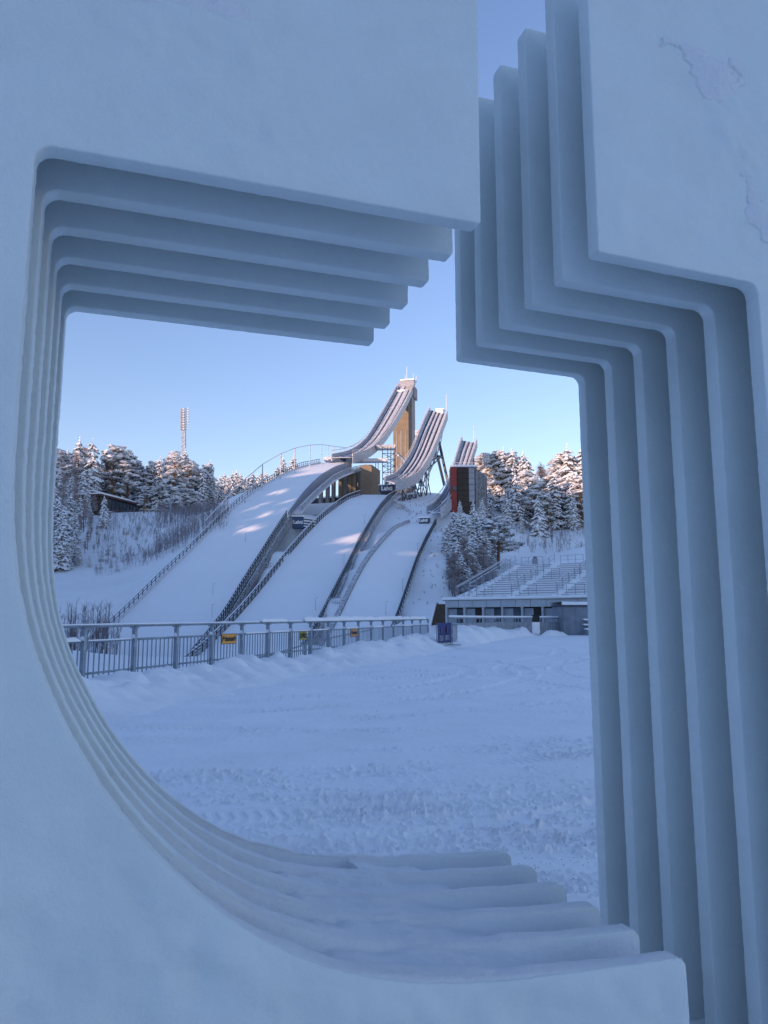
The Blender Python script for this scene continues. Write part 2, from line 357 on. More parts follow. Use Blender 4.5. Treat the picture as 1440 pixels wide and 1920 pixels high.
for cx, cy, r0, wd, a0, a1, dp in [(-3, 18.3, 12.0, .42, 180, 20, .030), (-3, 18.3, 10.4, .42, 180, 20, .024), (-2, 19.0, 13.6, .4, 190, 15, .026), (-2.3, 20, 13.0, .3, 200, 30, .016),
                            (-8, 24, 12.2, .45, 200, 40, .030), (-8, 24, 10.5, .45, 200, 40, .030), (-7, 27, 14.3, .4, 220, 45, .026), (-7, 27, 16.0, .4, 220, 45, .026),
                            (0, 30, 9.0, .45, 200, 60, .03), (0, 30, 7.3, .45, 200, 60, .03), (-14, 40, 22.5, .5, 250, 60, .03), (-14, 40, 24.2, .5, 250, 60, .03),
                            (-3, 13.5, 8.3, .35, 195, 350, .022), (1, 15.2, 10.3, .35, 200, 330, .02), (14, 22, 9, .4, 90, 230, .028), (14, 22, 10.6, .4, 90, 230, .028)]:
    track(cx, cy, r0, wd, R(a0), R(a1), dp * (1.0 if math.hypot(cx, cy) - r0 < 9 else 1.8), int(r0 * 7))
side = fence_side(PX, PY)
keep = (side > -.9) & (PY < 78)
PZ = np.where(side < 0, PZ - .1, PZ)
heightmesh('plaza', PX, PY, PZ, M['plaza'], keep)
# snow thrown up along the fence
tn, wn = 560, 56
tt = np.linspace(-6.5, 33.5, tn); ww = np.linspace(-.7, 4.0, wn); TTg, WWg = np.meshgrid(tt, ww, indexing='ij')
SX = F0[0] + FD[0] * TTg + FD[1] * WWg; SY = F0[1] + FD[1] * TTg - FD[0] * WWg
crest = np.interp(TTg, [0, 9, 14, 30], [.26, .26, .40, .46]) + .26 * fbm(TTg / 2.2, 0 * TTg, 31, 2) + .48 * np.abs(fbm(TTg / .8, WWg / 1.3, 32, 4))
wo = WWg - 1.0 - .35 * fbm(TTg / 3, 0 * TTg, 35, 2); prof = np.where(wo < 0, np.exp(-(wo / 1.1) ** 2), np.exp(-(np.maximum(wo, 0) / 1.35) ** 2))
SZ = plaza_z(SX, SY) - .10 + (crest + .10) * prof + .05 * np.maximum(0, fbm(TTg / .22, WWg / .22, 33, 3)) * prof + .24 * np.maximum(0, fbm(TTg / .5, WWg / .45, 37, 3)) * prof
sb = heightmesh('snow_bank', SX, SY, SZ, M['bank'], kind='stuff'); tag(sb, 'lumpy bank of ploughed snow along the foot of the metal fence', 'snow bank')
def mound(name, pts, label, hgt, wid, seed):
    P = np.array([W(x, HOR + (EYE - .25) / d * F, d)[:2] for x, d in pts]); L = np.r_[0, np.cumsum(np.linalg.norm(np.diff(P, axis=0), axis=1))]
    n = max(20, int(L[-1] / .12)); s = np.linspace(0, L[-1], n); c = np.stack([np.interp(s, L, P[:, 0]), np.interp(s, L, P[:, 1])], -1); dr = np.gradient(c, axis=0); dr /= np.linalg.norm(dr, axis=1)[:, None]
    q = np.linspace(-1, 1, 22); S, Q = np.meshgrid(s, q, indexing='ij')
    X = c[:, :1] - dr[:, 1:] * 0 + dr[:, 1:2] * Q * wid; Y = c[:, 1:2] - dr[:, 0:1] * Q * wid
    endf = np.clip(np.minimum(S, L[-1] - S) / .8, 0, 1) ** .6
    Z = plaza_z(X, Y) - .1 + (hgt * (.7 + .9 * fbm(S / 1.3, Q * .5, seed, 4)) + .1) * (1 - Q ** 2) ** .8 * endf + .22 * np.abs(fbm(S / .35, Q * 2.2, seed + 2, 4)) * (1 - Q ** 2) * endf
    o = heightmesh(name, X, Y, Z, M['bank'], kind='stuff'); tag(o, label, 'snow bank')
mound('snow_bank', [(855, 44), (890, 50), (935, 56)], 'rough heap of cleared snow before the plank fence, behind the banner', .9, 1.5, 51)
mound('snow_bank', [(930, 58), (965, 60), (996, 61)], 'jagged low snow bank before the far plank fence left of the dark doorway', .75, 1.1, 61)
mound('snow_bank', [(1020, 60), (1040, 61), (1056, 62)], 'short snow bank left of the grey hut', .5, .8, 71)

# ------------------------------------------------------------------ the three ski jumps
def ribbon_rows(h, nc=9):
    t = np.linspace(0, 1, nc)[None, :, None]; return h.L[:, None] * (1 - t) + h.R[:, None] * t
def landing(h, parent, th=1.0, seed=0):
    G = ribbon_rows(h, 13); G = G.copy()
    G[:, :, 2] += .10 * fbm(G[:, :, 0] / 4, G[:, :, 1] / 6, seed, 3)
    mb = MB(); mb.grid(G)
    n = len(h.L); dn = np.array([0, 0, -th])
    mb.grid(np.stack([G[:, 0], G[:, 0] + dn], 1)); mb.grid(np.stack([G[:, -1], G[:, -1] + dn], 1)); mb.grid(np.stack([G[-1], G[-1] + dn], 0))
    return mb.build('landing_slope', M['slope'], parent, True)
def along(P, step):
    s = np.r_[0, np.cumsum(np.linalg.norm(np.diff(P, axis=0), axis=1))]; q = np.arange(0, s[-1], step)
    return np.stack([np.interp(q, s, P[:, k]) for k in range(3)], -1)
def handrail(P, h, step, parent, name='handrail', m='darkmetal', r=.07, off=(0, 0), snowtop=True, mid=True, cap=None):
    P = np.asarray(P) + np.array([off[0], off[1], 0.]); mb = MB(); up = np.array([0, 0, 1.]); Q = along(P, step)
    mb.path(Q + up * h, r, 4, 0)
    if mid: mb.path(Q + up * h * .5, r * .7, 4, 0)
    for q in Q: mb.bar(q - up * .3, q + up * h, r * 1.1, 4, 0)
    if snowtop: mb.path(Q + up * (h + r * 1.6), r * .9, 4, 1)
    o = mb.build(name, [M[m], M['tsnow']], parent); o['kind'] = 'stuff'; return o
def band(P, z0, z1, th, parent, name, m, off=0.0):
    """upright wall following polyline P from P+z0 to P+z1"""
    P = np.asarray(P); mb = MB(); n = len(P); d = np.gradient(P[:, :2], axis=0); d /= np.linalg.norm(d, axis=1)[:, None]; nn = np.stack([d[:, 1], -d[:, 0]], -1)
    vs = []
    z0 = np.broadcast_to(z0, n); z1 = np.broadcast_to(z1, n)
    for i in range(n):
        for s_, z in ((0, z0[i]), (th, z0[i]), (th, z1[i]), (0, z1[i])):
            vs.append((P[i, 0] + nn[i, 0] * (s_ + off), P[i, 1] + nn[i, 1] * (s_ + off), P[i, 2] + z))
    fs = [(4 * i + k, 4 * i + (k + 1) % 4, 4 * i + 4 + (k + 1) % 4, 4 * i + 4 + k) for i in range(n - 1) for k in range(4)] + [(0, 1, 2, 3), (4 * n - 4, 4 * n - 3, 4 * n - 2, 4 * n - 1)]
    mb.add(vs, fs); return mb.build(name, m, parent)
def lattice(P, z0, z1, step, parent, name, r=.06, m='frost', off=.5, posts=True):
    P = along(P, step); d = np.gradient(P[:, :2], axis=0); d /= np.linalg.norm(d, axis=1)[:, None]; nn = np.stack([d[:, 1], -d[:, 0], 0 * d[:, 0]], -1)
    P = P + nn * off; mb = MB(); u = np.array([0, 0, 1.])
    mb.path(P + u * z0, r, 4); mb.path(P + u * z1, r, 4)
    for i in range(len(P) - 1):
        if posts: mb.bar(P[i] + u * z0, P[i] + u * z1, r)
        a, b = (z0, z1) if i % 2 else (z1, z0); mb.bar(P[i] + u * a, P[i + 1] + u * b, r * .8)
    o = mb.build(name, M[m], parent); o['kind'] = 'stuff'; return o
def inrun(parent, Lp, Rp, la, lb, ra, rb, wall=1.1, th=1.6, n=40, stripes=(.18, .3, .42, .55, .68, .8), rail=.9, fl='trackf'):
    l = edge(Lp, la, lb); r = edge(Rp, ra, rb)
    l = resamp(l, np.linspace(l[0, 1], l[-1, 1], n)); r = resamp(r, np.linspace(r[0, 1], r[-1, 1], n))
    for P in (l, r):
        for _ in range(2): P[1:-1, 2] = (P[:-2, 2] + 2 * P[1:-1, 2] + P[2:, 2]) / 4
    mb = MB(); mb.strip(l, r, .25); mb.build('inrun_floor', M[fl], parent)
    # floor sits between side walls; the walls go down as deep girders
    band(r, -th, wall, .28, parent, 'side_wall', M['frost'], 0.003); band(l, -th * .6, wall, -.28, parent, 'side_wall', M['frost'], -.003)
    up = np.array([0, 0, .06])
    mb = MB()
    for k, s in enumerate(stripes):
        a = l + (r - l) * s + up; b = l + (r - l) * (s + .05) + up; mb.strip(a, b + (b - a) * .5, .05, k % 2)
    o = mb.build('inrun_track', [M['darkmetal'], M['frostw']], parent)
    handrail(r, wall + rail, 1.6, parent, 'handrail', 'frost', .05, (.2, 0)); handrail(l, wall + rail, 1.6, parent, 'handrail', 'frost', .05, (-.2, 0))
    return l, r

# ---- big hill
JA = thing('ski_jump', 'tallest ski jump with a tan concrete tower shaft, leftmost and widest landing slope', 'ski jump', (float(A.R[30, 0]), float(A.R[30, 1]), 0))
landing(A, JA, 1.0, 101)
handrail(A.L, 1.15, 1.5, JA, 'handrail', 'darkmetal', .07, (-.5, 0))
band(A.L, -.6, .35, -.25, JA, 'kerb', M['frostw'], -.05)
iR = [i for i in range(70) if proj(A.R[i])[1] > 962]; iW = [i for i in range(70) if proj(A.R[i])[1] <= 968]
handrail(A.R[iR], 1.25, 1.0, JA, 'handrail', 'darkmetal', .09, (.3, 0))
lattice(A.R[iR], -1.1, .3, 1.2, JA, 'side_lattice', .09, 'frost', 1.2)
band(A.R[iR], -1.3, -.2, .25, JA, 'side_wall', M['concg'], 1.6)
lo = edge([(545, 961), (569, 936), (592.5, 915), (610, 901), (628, 892), (650, 884), (676, 879)], (410, 1167, 117), (658, 866, 212))
wl = resamp(lo, np.clip(A.R[iW][:, 1], lo[0, 1], lo[-1, 1]))
dz = wl[:, 2] - A.R[iW][:, 2]
band(A.R[iW], np.minimum(dz - .1, -.4), .15, .25, JA, 'knoll_wall', M['wallp'], .01)
# walkway under the knoll wall
wk = resamp(lo, np.linspace(lo[0, 1], lo[-1, 1], 26)); nn = np.array([.97, -.24, 0])
mb = MB(); mb.strip(wk + nn * .3, wk + nn * 2.2, .5); mb.build('walkway', M['frostw'], JA)
handrail(wk + nn * 2.1, 1.2, 1.4, JA, 'handrail', 'frost', .06)
lattice(wk, -.5, .9, 1.1, JA, 'side_lattice', .06, 'frost', 1.9)
# columns, cross walls and a dark service block under the knoll
def jbox(parent, name, m, x0, y0, x1, y1, d, dep, brg=14.7, ext=0):
    """a box whose front face spans pixel columns x0..x1 and rows y0..y1 at distance d, turned to the bearing brg"""
    a = W(x0, y1, d); ax = (math.cos(R(brg)), -math.sin(R(brg))); ay = (math.sin(R(brg)), math.cos(R(brg)))
    wd = (x1 - x0) / F * d / math.cos(R(brg)); z0, z1 = zat(y1, d) - ext, zat(y0, d)
    mb = MB(); mb.obox(a, ax, ay, 0, wd, 0, dep, z0, z1); return mb.build(name, m, parent), a, ax, ay, wd, z0, z1
for x0, x1, y0, y1, d, m in [(597, 602, 915, 960, 204, 'concg'), (610, 615, 906, 958, 205, 'concg'), (621, 626, 900, 955, 206, 'concg'), (634, 640, 896, 948, 206, 'conc'), (641, 652, 890, 938, 208, 'concg'), (652, 659, 889, 935, 207, 'conc'), (660, 667, 886, 930, 207, 'conc')]:
    jbox(JA, 'column', M[m], x0, y0, x1, y1, d, 1.6, ext=3)
jbox(JA, 'service_wall', M['dark'], 572, 935, 645, 966, 209, 3, ext=4)
jbox(JA, 'rear_wall', M['concg'], 640, 884, 678, 935, 214, 1.5, ext=4)
for x in (582, 606, 618):
    jbox(JA, 'window', M['glassb'], x, 945, x + 4, 955, 208.7, .2)
jbox(JA, 'concrete_block', M['conc'], 676, 872, 697, 932, 206, 9, ext=3)
# inrun of the big hill
lA, rA = inrun(JA, [(745, 727), (735, 746), (722, 769), (710, 790), (702, 804), (694, 817), (685, 829), (670, 842), (655, 850), (638, 854.5), (622.5, 857)],
               [(776, 722), (768, 740), (757, 762), (745, 783), (733, 802), (720, 820), (708, 834), (697, 843), (685, 850), (672, 854), (660, 857)],
               (655, 850, 221), (745, 727, 285), (685, 850, 219), (776, 722, 283), wall=.9, th=1.8, stripes=(.12, .34, .46, .62, .8))
# start house, rear frame, antennas
def house(parent, x0, y0, x1, y1, d, dep, brg, m, name='start_house'):
    return jbox(parent, name, m, x0, y0, x1, y1, d, dep, brg)
house(JA, 746, 719, 775, 731, 285.5, 3.5, 15, M['wallp'], 'start_house')
house(JA, 750, 714, 776, 719, 287.5, 3.2, 15, M['wallp'], 'upper_storey')
house(JA, 750, 711.6, 777, 713.8, 287, 4.2, 15, M['tsnow'], 'roof')
house(JA, 744.5, 731.5, 759, 734.2, 280.5, 4, 15, M['tsnow'], 'canopy_roof'); house(JA, 746, 734.5, 757, 740, 281.5, 2, 15, M['wallp'], 'start_gate')
for x in (752, 757, 762, 767, 771): house(JA, x, 714.4, x + 4.2, 718.4, 287.4, .08, 15, M['maroon'], 'window')
for x in (748, 753, 758, 763, 768): house(JA, x, 721.5, x + 3.8, 726, 285.4, .08, 15, M['maroon'], 'window')
for x, y0, y1 in [(763, 687, 716), (760, 704, 714), (775, 700, 713), (780.5, 704, 716)]:
    mb = MB(); p = W(x, y1, 288); mb.bar(p, W(x, y0, 288), .16, 6, 0, .10); mb.build('antenna', M['frostw'], JA)
# shaft
_, a, ax, ay, wd, z0, z1 = jbox(JA, 'tower_shaft', M['conc'], 737.5, 740, 766.5, 893, 279, 6.5, 15, ext=14)
mb = MB()
for s in (.2, .47, .53, .8): mb.obox(a, ax, ay, wd * s, wd * s + .25, -.12, -.003, z0, z1 - 14)
mb.build('shaft_rib', M['concg'], JA)
jbox(JA, 'shaft_flank', M['concg'], 767.6, 728, 773, 893, 279.5, 5.5, 15, ext=14)
jbox(JA, 'tower_head', M['concg'], 762, 724, 777, 745, 281, 5.5, 15)
# takeoff platform and bridge to the lattice lift tower
jbox(JA, 'takeoff_platform', M['frost'], 606, 857, 660, 863, 214, 4, 12); jbox(JA, 'equipment_box', M['navy'], 616, 861.5, 626, 867, 212, 1.2, 12); jbox(JA, 'equipment_box', M['navy'], 638, 860, 647, 865.5, 212, 1.2, 12)
jbox(JA, 'bridge_deck', M['frostw'], 657, 860, 728, 866, 215, 2.4, 5)
jbox(JA, 'bridge_deck', M['frost'], 706, 834, 742, 841, 228, 3, 5)
mb = MB(); q0, q1 = W(742, 848, 226), W(768, 872, 222); mb.strip(np.array([q0, q1]), np.array([q0 + (.9, 1.2, 0), q1 + (.9, 1.2, 0)]), .7); mb.build('stair_flight', M['frost'], JA)
mb = MB()
for x in (717, 727, 733, 741):
    mb.bar(W(x, 838, 222), W(x + (1 if x < 730 else -1), 912, 222) - (0, 0, 6), .16)
for y in (850, 862, 874, 886, 898):
    mb.bar(W(717, y, 222), W(741, y, 222), .12); mb.bar(W(717, y, 222), W(741, y + 12, 222), .09); mb.bar(W(741, y, 225), W(717, y + 12, 225), .09)
for x in (704.5, 709): mb.bar(W(x, 866, 221), W(x, 932, 221), .14)
mb.build('lattice_tower', M['darkmetal'], JA)
# wind net on its curved cable to the left of the knoll
arc = edge([(385, 976), (427, 931), (460, 898), (493, 870), (526, 851), (553.6, 840), (580.7, 834.5), (604, 833.5), (628, 837), (649, 839.5), (663, 836), (682, 824)], (215, 1167, 123), (655, 850, 226))
arc = resamp(arc, np.linspace(arc[0, 1], arc[-1, 1], 60)); mb = MB(); mb.path(arc, .10, 5); mb.build('net_cable', M['frostw'], JA)
foot = edge([(385, 1008), (427, 964), (463, 934), (498, 909), (533, 889), (569, 875), (604, 868), (640, 861), (682, 845)], (215, 1167, 123), (655, 850, 226))
for x in (427, 460, 493, 526, 553.6, 580.7, 604, 616, 628, 639, 649, 657, 664, 671, 677):
    k = int(np.argmin([abs(proj(p)[0] - x) for p in arc])); p = arc[k]; zf = np.interp(p[1], foot[:, 1], foot[:, 2])
    mb = MB(); mb.bar((p[0], p[1], zf - .6), (p[0], p[1], p[2]), .13 if x < 612 else .08, 5); mb.build('net_post', M['frost'], JA)
# ---- middle hill
JB = thing('ski_jump', 'middle ski jump with a steel truss inrun and dark splayed legs', 'ski jump', (float(B.R[30, 0]), float(B.R[30, 1]), 0))
landing(B, JB, .9, 111)
handrail(B.L, 1.0, 1.5, JB, 'handrail', 'darkmetal', .09, (-.3, 0)); band(B.L, -.8, .25, -.5, JB, 'kerb', M['frostw'], -.5)
handrail(B.R, 1.2, .9, JB, 'handrail', 'darkmetal', .07, (.25, 0)); handrail(B.R, .6, .9, JB, 'handrail', 'darkmetal', .06, (.25, 0), snowtop=False)
lattice(B.R[10:66], -1.3, .25, 1.0, JB, 'side_lattice', .08, 'frost', .9)
# curved stair on the right of the middle knoll
st = edge([(700, 978), (712, 958), (725, 942), (738, 931), (752, 925), (764, 924)], (700, 978, 168), (764, 924, 190))
st = resamp(st, np.linspace(st[0, 1], st[-1, 1], 18)); mb = MB(); mb.strip(st, st + (1.4, -.3, 0), .4); mb.build('stair_walk', M['frostw'], JB)
handrail(st + (1.4, -.3, 0), 1.2, 1.0, JB, 'handrail', 'frost', .06); handrail(st, 1.2, 1.0, JB, 'handrail', 'frost', .06)
st2 = np.array([W(738, 948, 172), W(752, 955, 170), W(773, 971, 164)]); handrail(st2, 1.3, .9, JB, 'handrail', 'frost', .09)
jbox(JB, 'landing_platform', M['frost'], 745, 945, 757, 962, 170, 2, 15)
lB, rB = inrun(JB, [(807, 769), (800, 784), (792.5, 800), (785, 820), (777.5, 840), (769, 858), (760, 872), (752, 884), (744, 892), (733, 898), (722.5, 901)],
               [(838, 777), (831, 795), (824, 814), (816, 834), (808, 853), (800, 868), (791, 882), (781, 893), (769, 900), (756, 905), (742, 906)],
               (744, 892, 197), (807, 769, 236), (781, 893, 195), (838, 777, 234), wall=1.0, th=1.7, stripes=(.1, .2, .32, .42, .52, .64, .76, .86))
house(JB, 817, 768, 831, 776, 235, 2.5, 15, M['frostw']); house(JB, 816, 766.4, 832, 768, 234.6, 3, 15, M['tsnow'], 'roof')
mb = MB(); mb.bar(W(837, 770, 236), W(837, 740, 236), .14, 6, 0, .08); mb.build('antenna', M['frostw'], JB)
jbox(JB, 'side_platform', M['frost'], 778, 807, 789, 816, 232, 3, 15); jbox(JB, 'platform_leg', M['concg'], 780, 816, 784, 838, 232, 2, 15, ext=1)
# steel legs and truss
mb = MB()
def under(t, side, k=1.7):
    P = rB if side else lB; i = int(t * (len(P) - 1)); return P[i] - np.array([0, 0, k])
for s in (0, 1):
    top = under(.8, s); ft = W(841 if s else 833, 892, 226 - 3 * s); ft[2] -= 3; mid = W(829 if s else 820, 855, 226 - 2 * s)
    mb.bar(top, mid, .42, 6); mb.bar(mid, ft, .42, 6)
    mb.bar(under(.62, s), mid, .3, 6); mb.bar(mid, under(.5, s), .22, 6)
a_, b_ = under(.8, 0), under(.8, 1); mb.bar(W(820, 855, 226), W(829, 855, 224), .3)
for t in (.12, .22, .32, .42, .52):
    for s in (0, 1):
        p = under(t, s); f = p.copy(); f[2] = ztri(p[0], p[1]) - 1; mb.bar(p, f, .22)
        p2 = under(t + .1, s); f2 = p2.copy(); f2[2] = max(ztri(p2[0], p2[1]) - 1, 0); mb.bar(p, f2, .14); mb.bar(p2, f, .14)
    mb.bar(under(t, 0, 3), under(t, 1, 3), .16); mb.bar(under(t, 0, 6), under(t, 1, 3), .12); mb.bar(under(t, 0, 2), under(t, 1, 7), .12)
mb.build('steel_truss', M['darkmetal'], JB)
mb = MB()
for t in np.arange(.3, .78, .06):
    for s in (0, 1):
        mb.bar(under(t, s, 1.7), under(t + .06, s, 4.2), .13); mb.bar(under(t + .06, s, 4.2), under(t + .12, s, 1.7), .13); mb.bar(under(t, s, 4.2), under(t + .06, s, 4.2), .15)
mb.build('under_truss', M['frost'], JB)
# ---- small hill
JC = thing('ski_jump', 'smallest ski jump with the rightmost landing slope, its inrun rising behind the red tower', 'ski jump', (float(Cc.R[30, 0]), float(Cc.R[30, 1]), 0))
landing(Cc, JC, .9, 121)
handrail(Cc.R, .9, 1.3, JC, 'handrail', 'darkmetal', .10, (.2, 0), snowtop=False)
band(Cc.L, -.5, .5, -.6, JC, 'kerb', M['frost'], -.1)
lC, rC = inrun(JC, [(867.5, 826), (862, 842), (857, 860), (851, 880), (845, 900), (839, 917), (831, 932), (820, 946), (810, 954), (802, 958)],
               [(893, 831), (888, 846), (882, 864), (876, 882), (869, 902), (862, 918), (855, 931), (846, 943), (836, 953), (826, 960)],
               (820, 946, 160), (867.5, 826, 196), (846, 943, 158), (893, 831, 194), wall=.9, th=1.2, stripes=(.15, .3, .45, .6, .75))
mb = MB(); mb.bar(W(888.7, 828, 196), W(888.7, 797, 196), .11, 6, 0, .06); mb.build('antenna', M['frostw'], JC)
mb = MB()
for t in (.45, .6, .75, .92):
    for P in (lC, rC):
        p = P[int(t * 39)] - (0, 0, 1.2); mb = MB(); mb.bar(p, (p[0], p[1], ztri(p[0], p[1]) - 1), .2); mb.build('steel_leg', M['darkmetal'], JC)


# ------------------------------------------------------------------ name boards
def text_mesh(s, size, ext=.02, shear=0.0, bold=.0):
    cu = bpy.data.curves.new('lettering', 'FONT'); cu.body = s; cu.size = size; cu.extrude = ext; cu.align_x = 'CENTER'; cu.align_y = 'CENTER'; cu.shear = shear; cu.offset = bold
    o = bpy.data.objects.new('tmp', cu); C.objects.link(o); dg = bpy.context.evaluated_depsgraph_get(); me = bpy.data.meshes.new_from_object(o.evaluated_get(dg)); bpy.data.objects.remove(o)
    me.materials.clear(); return me
def lettering(s, size, pos, brg, m, parent, ext=.02, shear=0, bold=0.0, roll=0.0):
    me = text_mesh(s, size, ext, shear, bold); me.materials.append(m)
    o = bpy.data.objects.new('lettering', me); C.objects.link(o); o.parent = parent
    o.location = Vector(pos) - parent.location; o.rotation_euler = (math.pi / 2, roll, -R(brg)); return o
def name_board(x0, y0, x1, y1, d, dep, label, brg, size, stripes=False):
    t = thing('name_board', label, 'sign', tuple(W(x0, y1, d)))
    _, a, ax, ay, wd, z0, z1 = jbox(t, 'cabin', M['navy'], x0, y0, x1, y1, d, dep, brg)
    c = np.array([a[0] + ax[0] * wd / 2 - ay[0] * .03, a[1] + ax[1] * wd / 2 - ay[1] * .03, (z0 + z1) / 2])
    lettering('Lahti', size, c, brg, M['white'], t, bold=.035 * size)
    mb = MB(); mb.obox(a, ax, ay, -.2, wd + .2, -.15, dep + .2, z1 + .003, z1 + .22); mb.build('snow_cap', M['tsnow'], t)
    if stripes:
        for k in range(5): mb = MB(); zz = z0 + (z1 - z0) * (k + .3) / 5; mb.obox(a, ax, ay, wd + .003, wd + .08, .15, dep - .15, zz, zz + .28); mb.build('stripe', M['white'], t)
    return t, a, ax, ay, wd, z0, z1
t1 = name_board(711, 910, 740, 922.5, 188, 2.4, 'dark blue board lettered Lahti below the takeoff of the middle ski jump', 10, 1.45)
mb = MB(); mb.obox(t1[1], t1[2], t1[3], .2, t1[4] + 1, .3, 3, t1[5] - 1.6, t1[5] - .003); mb.build('base', M['dark'], t1[0])
t2 = name_board(548, 968.5, 569, 989.5, 149, 2.2, 'dark blue cabin lettered Lahti with a white striped side, between the two largest slopes', -6, .95, False)
t3 = name_board(785, 971.5, 803, 980.5, 148, 2.0, 'small snow-roofed blue board lettered Lahti at the top of the smallest landing slope', 14, .85)
# striped right flank of the judges' cabin
_, a, ax, ay, wd, z0, z1 = t2[0], *t2[1:]
for k in range(4):
    mb = MB(); zz = z0 + (z1 - z0) * (k + .35) / 4; ex = (math.cos(R(40)), -math.sin(R(40)));
    mb.obox((a[0] + ax[0] * wd, a[1] + ax[1] * wd), (math.cos(R(-50)), -math.sin(R(-50))), (math.sin(R(-50)), math.cos(R(-50))), .02, 3.2, -.1, .02, zz, zz + .3); mb.build('stripe', M['white'], t2[0])
mb = MB(); mb.obox((a[0] + ax[0] * wd, a[1] + ax[1] * wd), (math.cos(R(-50)), -math.sin(R(-50))), (math.sin(R(-50)), math.cos(R(-50))), 0, 3.3, .03, .5, z0, z1); mb.build('side_panel', M['navy'], t2[0])
# platforms between the slopes
for x0, y0, x1, y1, d, lab in [(482, 1069, 508, 1089, 133, 'concrete viewing platform with rails between the two larger slopes'), (617, 1137, 637, 1158, 115, 'small concrete platform with rails low beside the middle slope'), (300, 1068, 314, 1077, 148, 'railed snowy platform at the left edge of the widest slope')]:
    t = thing('viewing_platform', lab, 'platform', tuple(W(x0, y1, d)))
    _, a, ax, ay, wd, z0, z1 = jbox(t, 'base', M['concg'], x0, y0, x1, y1, d, 2.4, 8, ext=2)
    mb = MB(); mb.obox(a, ax, ay, -.2, wd + .4, -.2, 2.6, z1 + .003, z1 + .3); mb.build('snow_cap', M['tsnow'], t)
    mb = MB(); n = 6; u = lambda s, y, z: (a[0] + ax[0] * s + ay[0] * y, a[1] + ax[1] * s + ay[1] * y, z)
    for k in range(n + 1):
        s = wd * 1.15 * k / n; mb.bar(u(s, -.1, z1), u(s, -.1, z1 + 1.2), .05)
    for z in (.6, 1.2): mb.bar(u(0, -.1, z1 + z), u(wd * 1.15, -.1, z1 + z), .06)
    mb.build('railing', M['frost'], t)

for x, y, h, d_h in [(348, 1012, A, 0), (461, 1010, A, 0), (398, 1150, A, 0), (400, 1110, A, 0), (592, 1140, B, 0), (684, 975, B, 0), (645, 1055, B, 0), (755, 1105, Cc, 0), (783, 1035, Cc, 0), (724, 1150, Cc, 0)]:
    p_ = hill_point(h, x, y + 6); t_ = thing('marker_pole', 'thin pale marker pole standing on the ' + {id(A): 'widest', id(B): 'middle', id(Cc): 'smallest'}[id(h)] + ' landing slope', 'pole', tuple(p_), 'marker poles on the landing slopes')
    mb = MB(); mb.bar(p_ - (0, 0, .3), p_ + (0, 0, 1.9), .028, 5); mb.build('shaft', M['wallp'], t_); mb = MB(); mb.bar(p_ + (0, 0, 1.9), p_ + (.35, 0, 1.93), .025, 5); mb.build('arm', M['wallp'], t_)

# ------------------------------------------------------------------ red lift tower
TW_ = thing('lift_tower', 'red panel tower with a tall dark glass front, right of the ski jumps', 'tower', tuple(W(846, 957, 157)))
_, a, ax, ay, wd, z0, z1 = jbox(TW_, 'red_wall', M['red'], 846, 876.5, 857.2, 958, 157, 5.5, 2, ext=3)
_, a, ax, ay, wd, z0, z1 = jbox(TW_, 'body', M['dark'], 857.6, 876.5, 891, 958, 157.6, 5.0, 2, ext=3)
nr = 10
for c in range(3):
    for r_ in range(nr):
        m = M['glass'] if c < 2 else (M['wallp'] if r_ > 3 else M['glass'])
        mb = MB(); h_ = (z1 - z0) / nr; mb.obox(a, ax, ay, .03 + c * wd / 3, (c + 1) * wd / 3 - .03, -.14, -.003, z0 + r_ * h_ + .04, z0 + (r_ + 1) * h_ - .04); mb.build('pane', m, TW_)
mb = MB(); mb.obox(W(846, 876, 156.8), ax, ay, -.2, 5.5, -.1, 6, z1 + .004, z1 + .3); mb.build('roof', M['tsnow'], TW_)
side0 = W(891, 900, 157.3); mb = MB(); mb.obox(side0, (.40, .917), (-.917, .40), 0, 9.0, 0, .3, z0, z1 - .3); mb.build('side_wall', M['dark'], TW_)
for k in range(9):
    mb = MB(); mb.obox(side0, (.40, .917), (-.917, .40), .4 + k * 1.0, .48 + k * 1.0, -.16, -.003, z0 + 2, z1 - .4); mb.build('fin', M['frost'], TW_)
mb = MB()
for x in np.linspace(847, 890, 8): mb.bar(W(x, 876, 157), W(x, 867.5, 157), .05)
for y in (867.5, 871.5): mb.bar(W(847, y, 157), W(890, y, 157), .06)
mb.build('railing', M['frostw'], TW_)
mb = MB(); mb.obox(W(849, 920, 156.7), ax, ay, 0, .8, 0, .28, zat(920, 157), zat(912, 157)); mb.build('window', M['glassb'], TW_)

# ------------------------------------------------------------------ floodlight mast
FM = thing('floodlight_mast', 'tall lattice floodlight mast with shelves of lamps above the left forest', 'floodlight mast', tuple(W(343, 930, 245)))
mb = MB(); q = [W(338.5, 965, 245), W(348.5, 965, 245)]
top = [W(341, 770, 245), W(346, 770, 245)]
cor = [(q[0] + (0, s, 0), top[0] + (0, s * .5, 0)) for s in (0, 1.6)] + [(q[1] + (0, s, 0), top[1] + (0, s * .5, 0)) for s in (0, 1.6)]
for a0, b0 in cor: mb.bar(a0, b0, .12)
for k in range(26):
    f0, f1 = k / 26, (k + 1) / 26; L_ = lambda c, f: c[0] + (c[1] - c[0]) * f
    mb.bar(L_(cor[0], f0), L_(cor[2], f1), .07); mb.bar(L_(cor[2], f0), L_(cor[0], f1), .07); mb.bar(L_(cor[0], f1), L_(cor[2], f1), .07); mb.bar(L_(cor[1], f0), L_(cor[3], f1), .07); mb.bar(L_(cor[1], f0), L_(cor[0], f1), .06); mb.bar(L_(cor[3], f0), L_(cor[2], f1), .06)
mb.build('mast', M['frost'], FM)
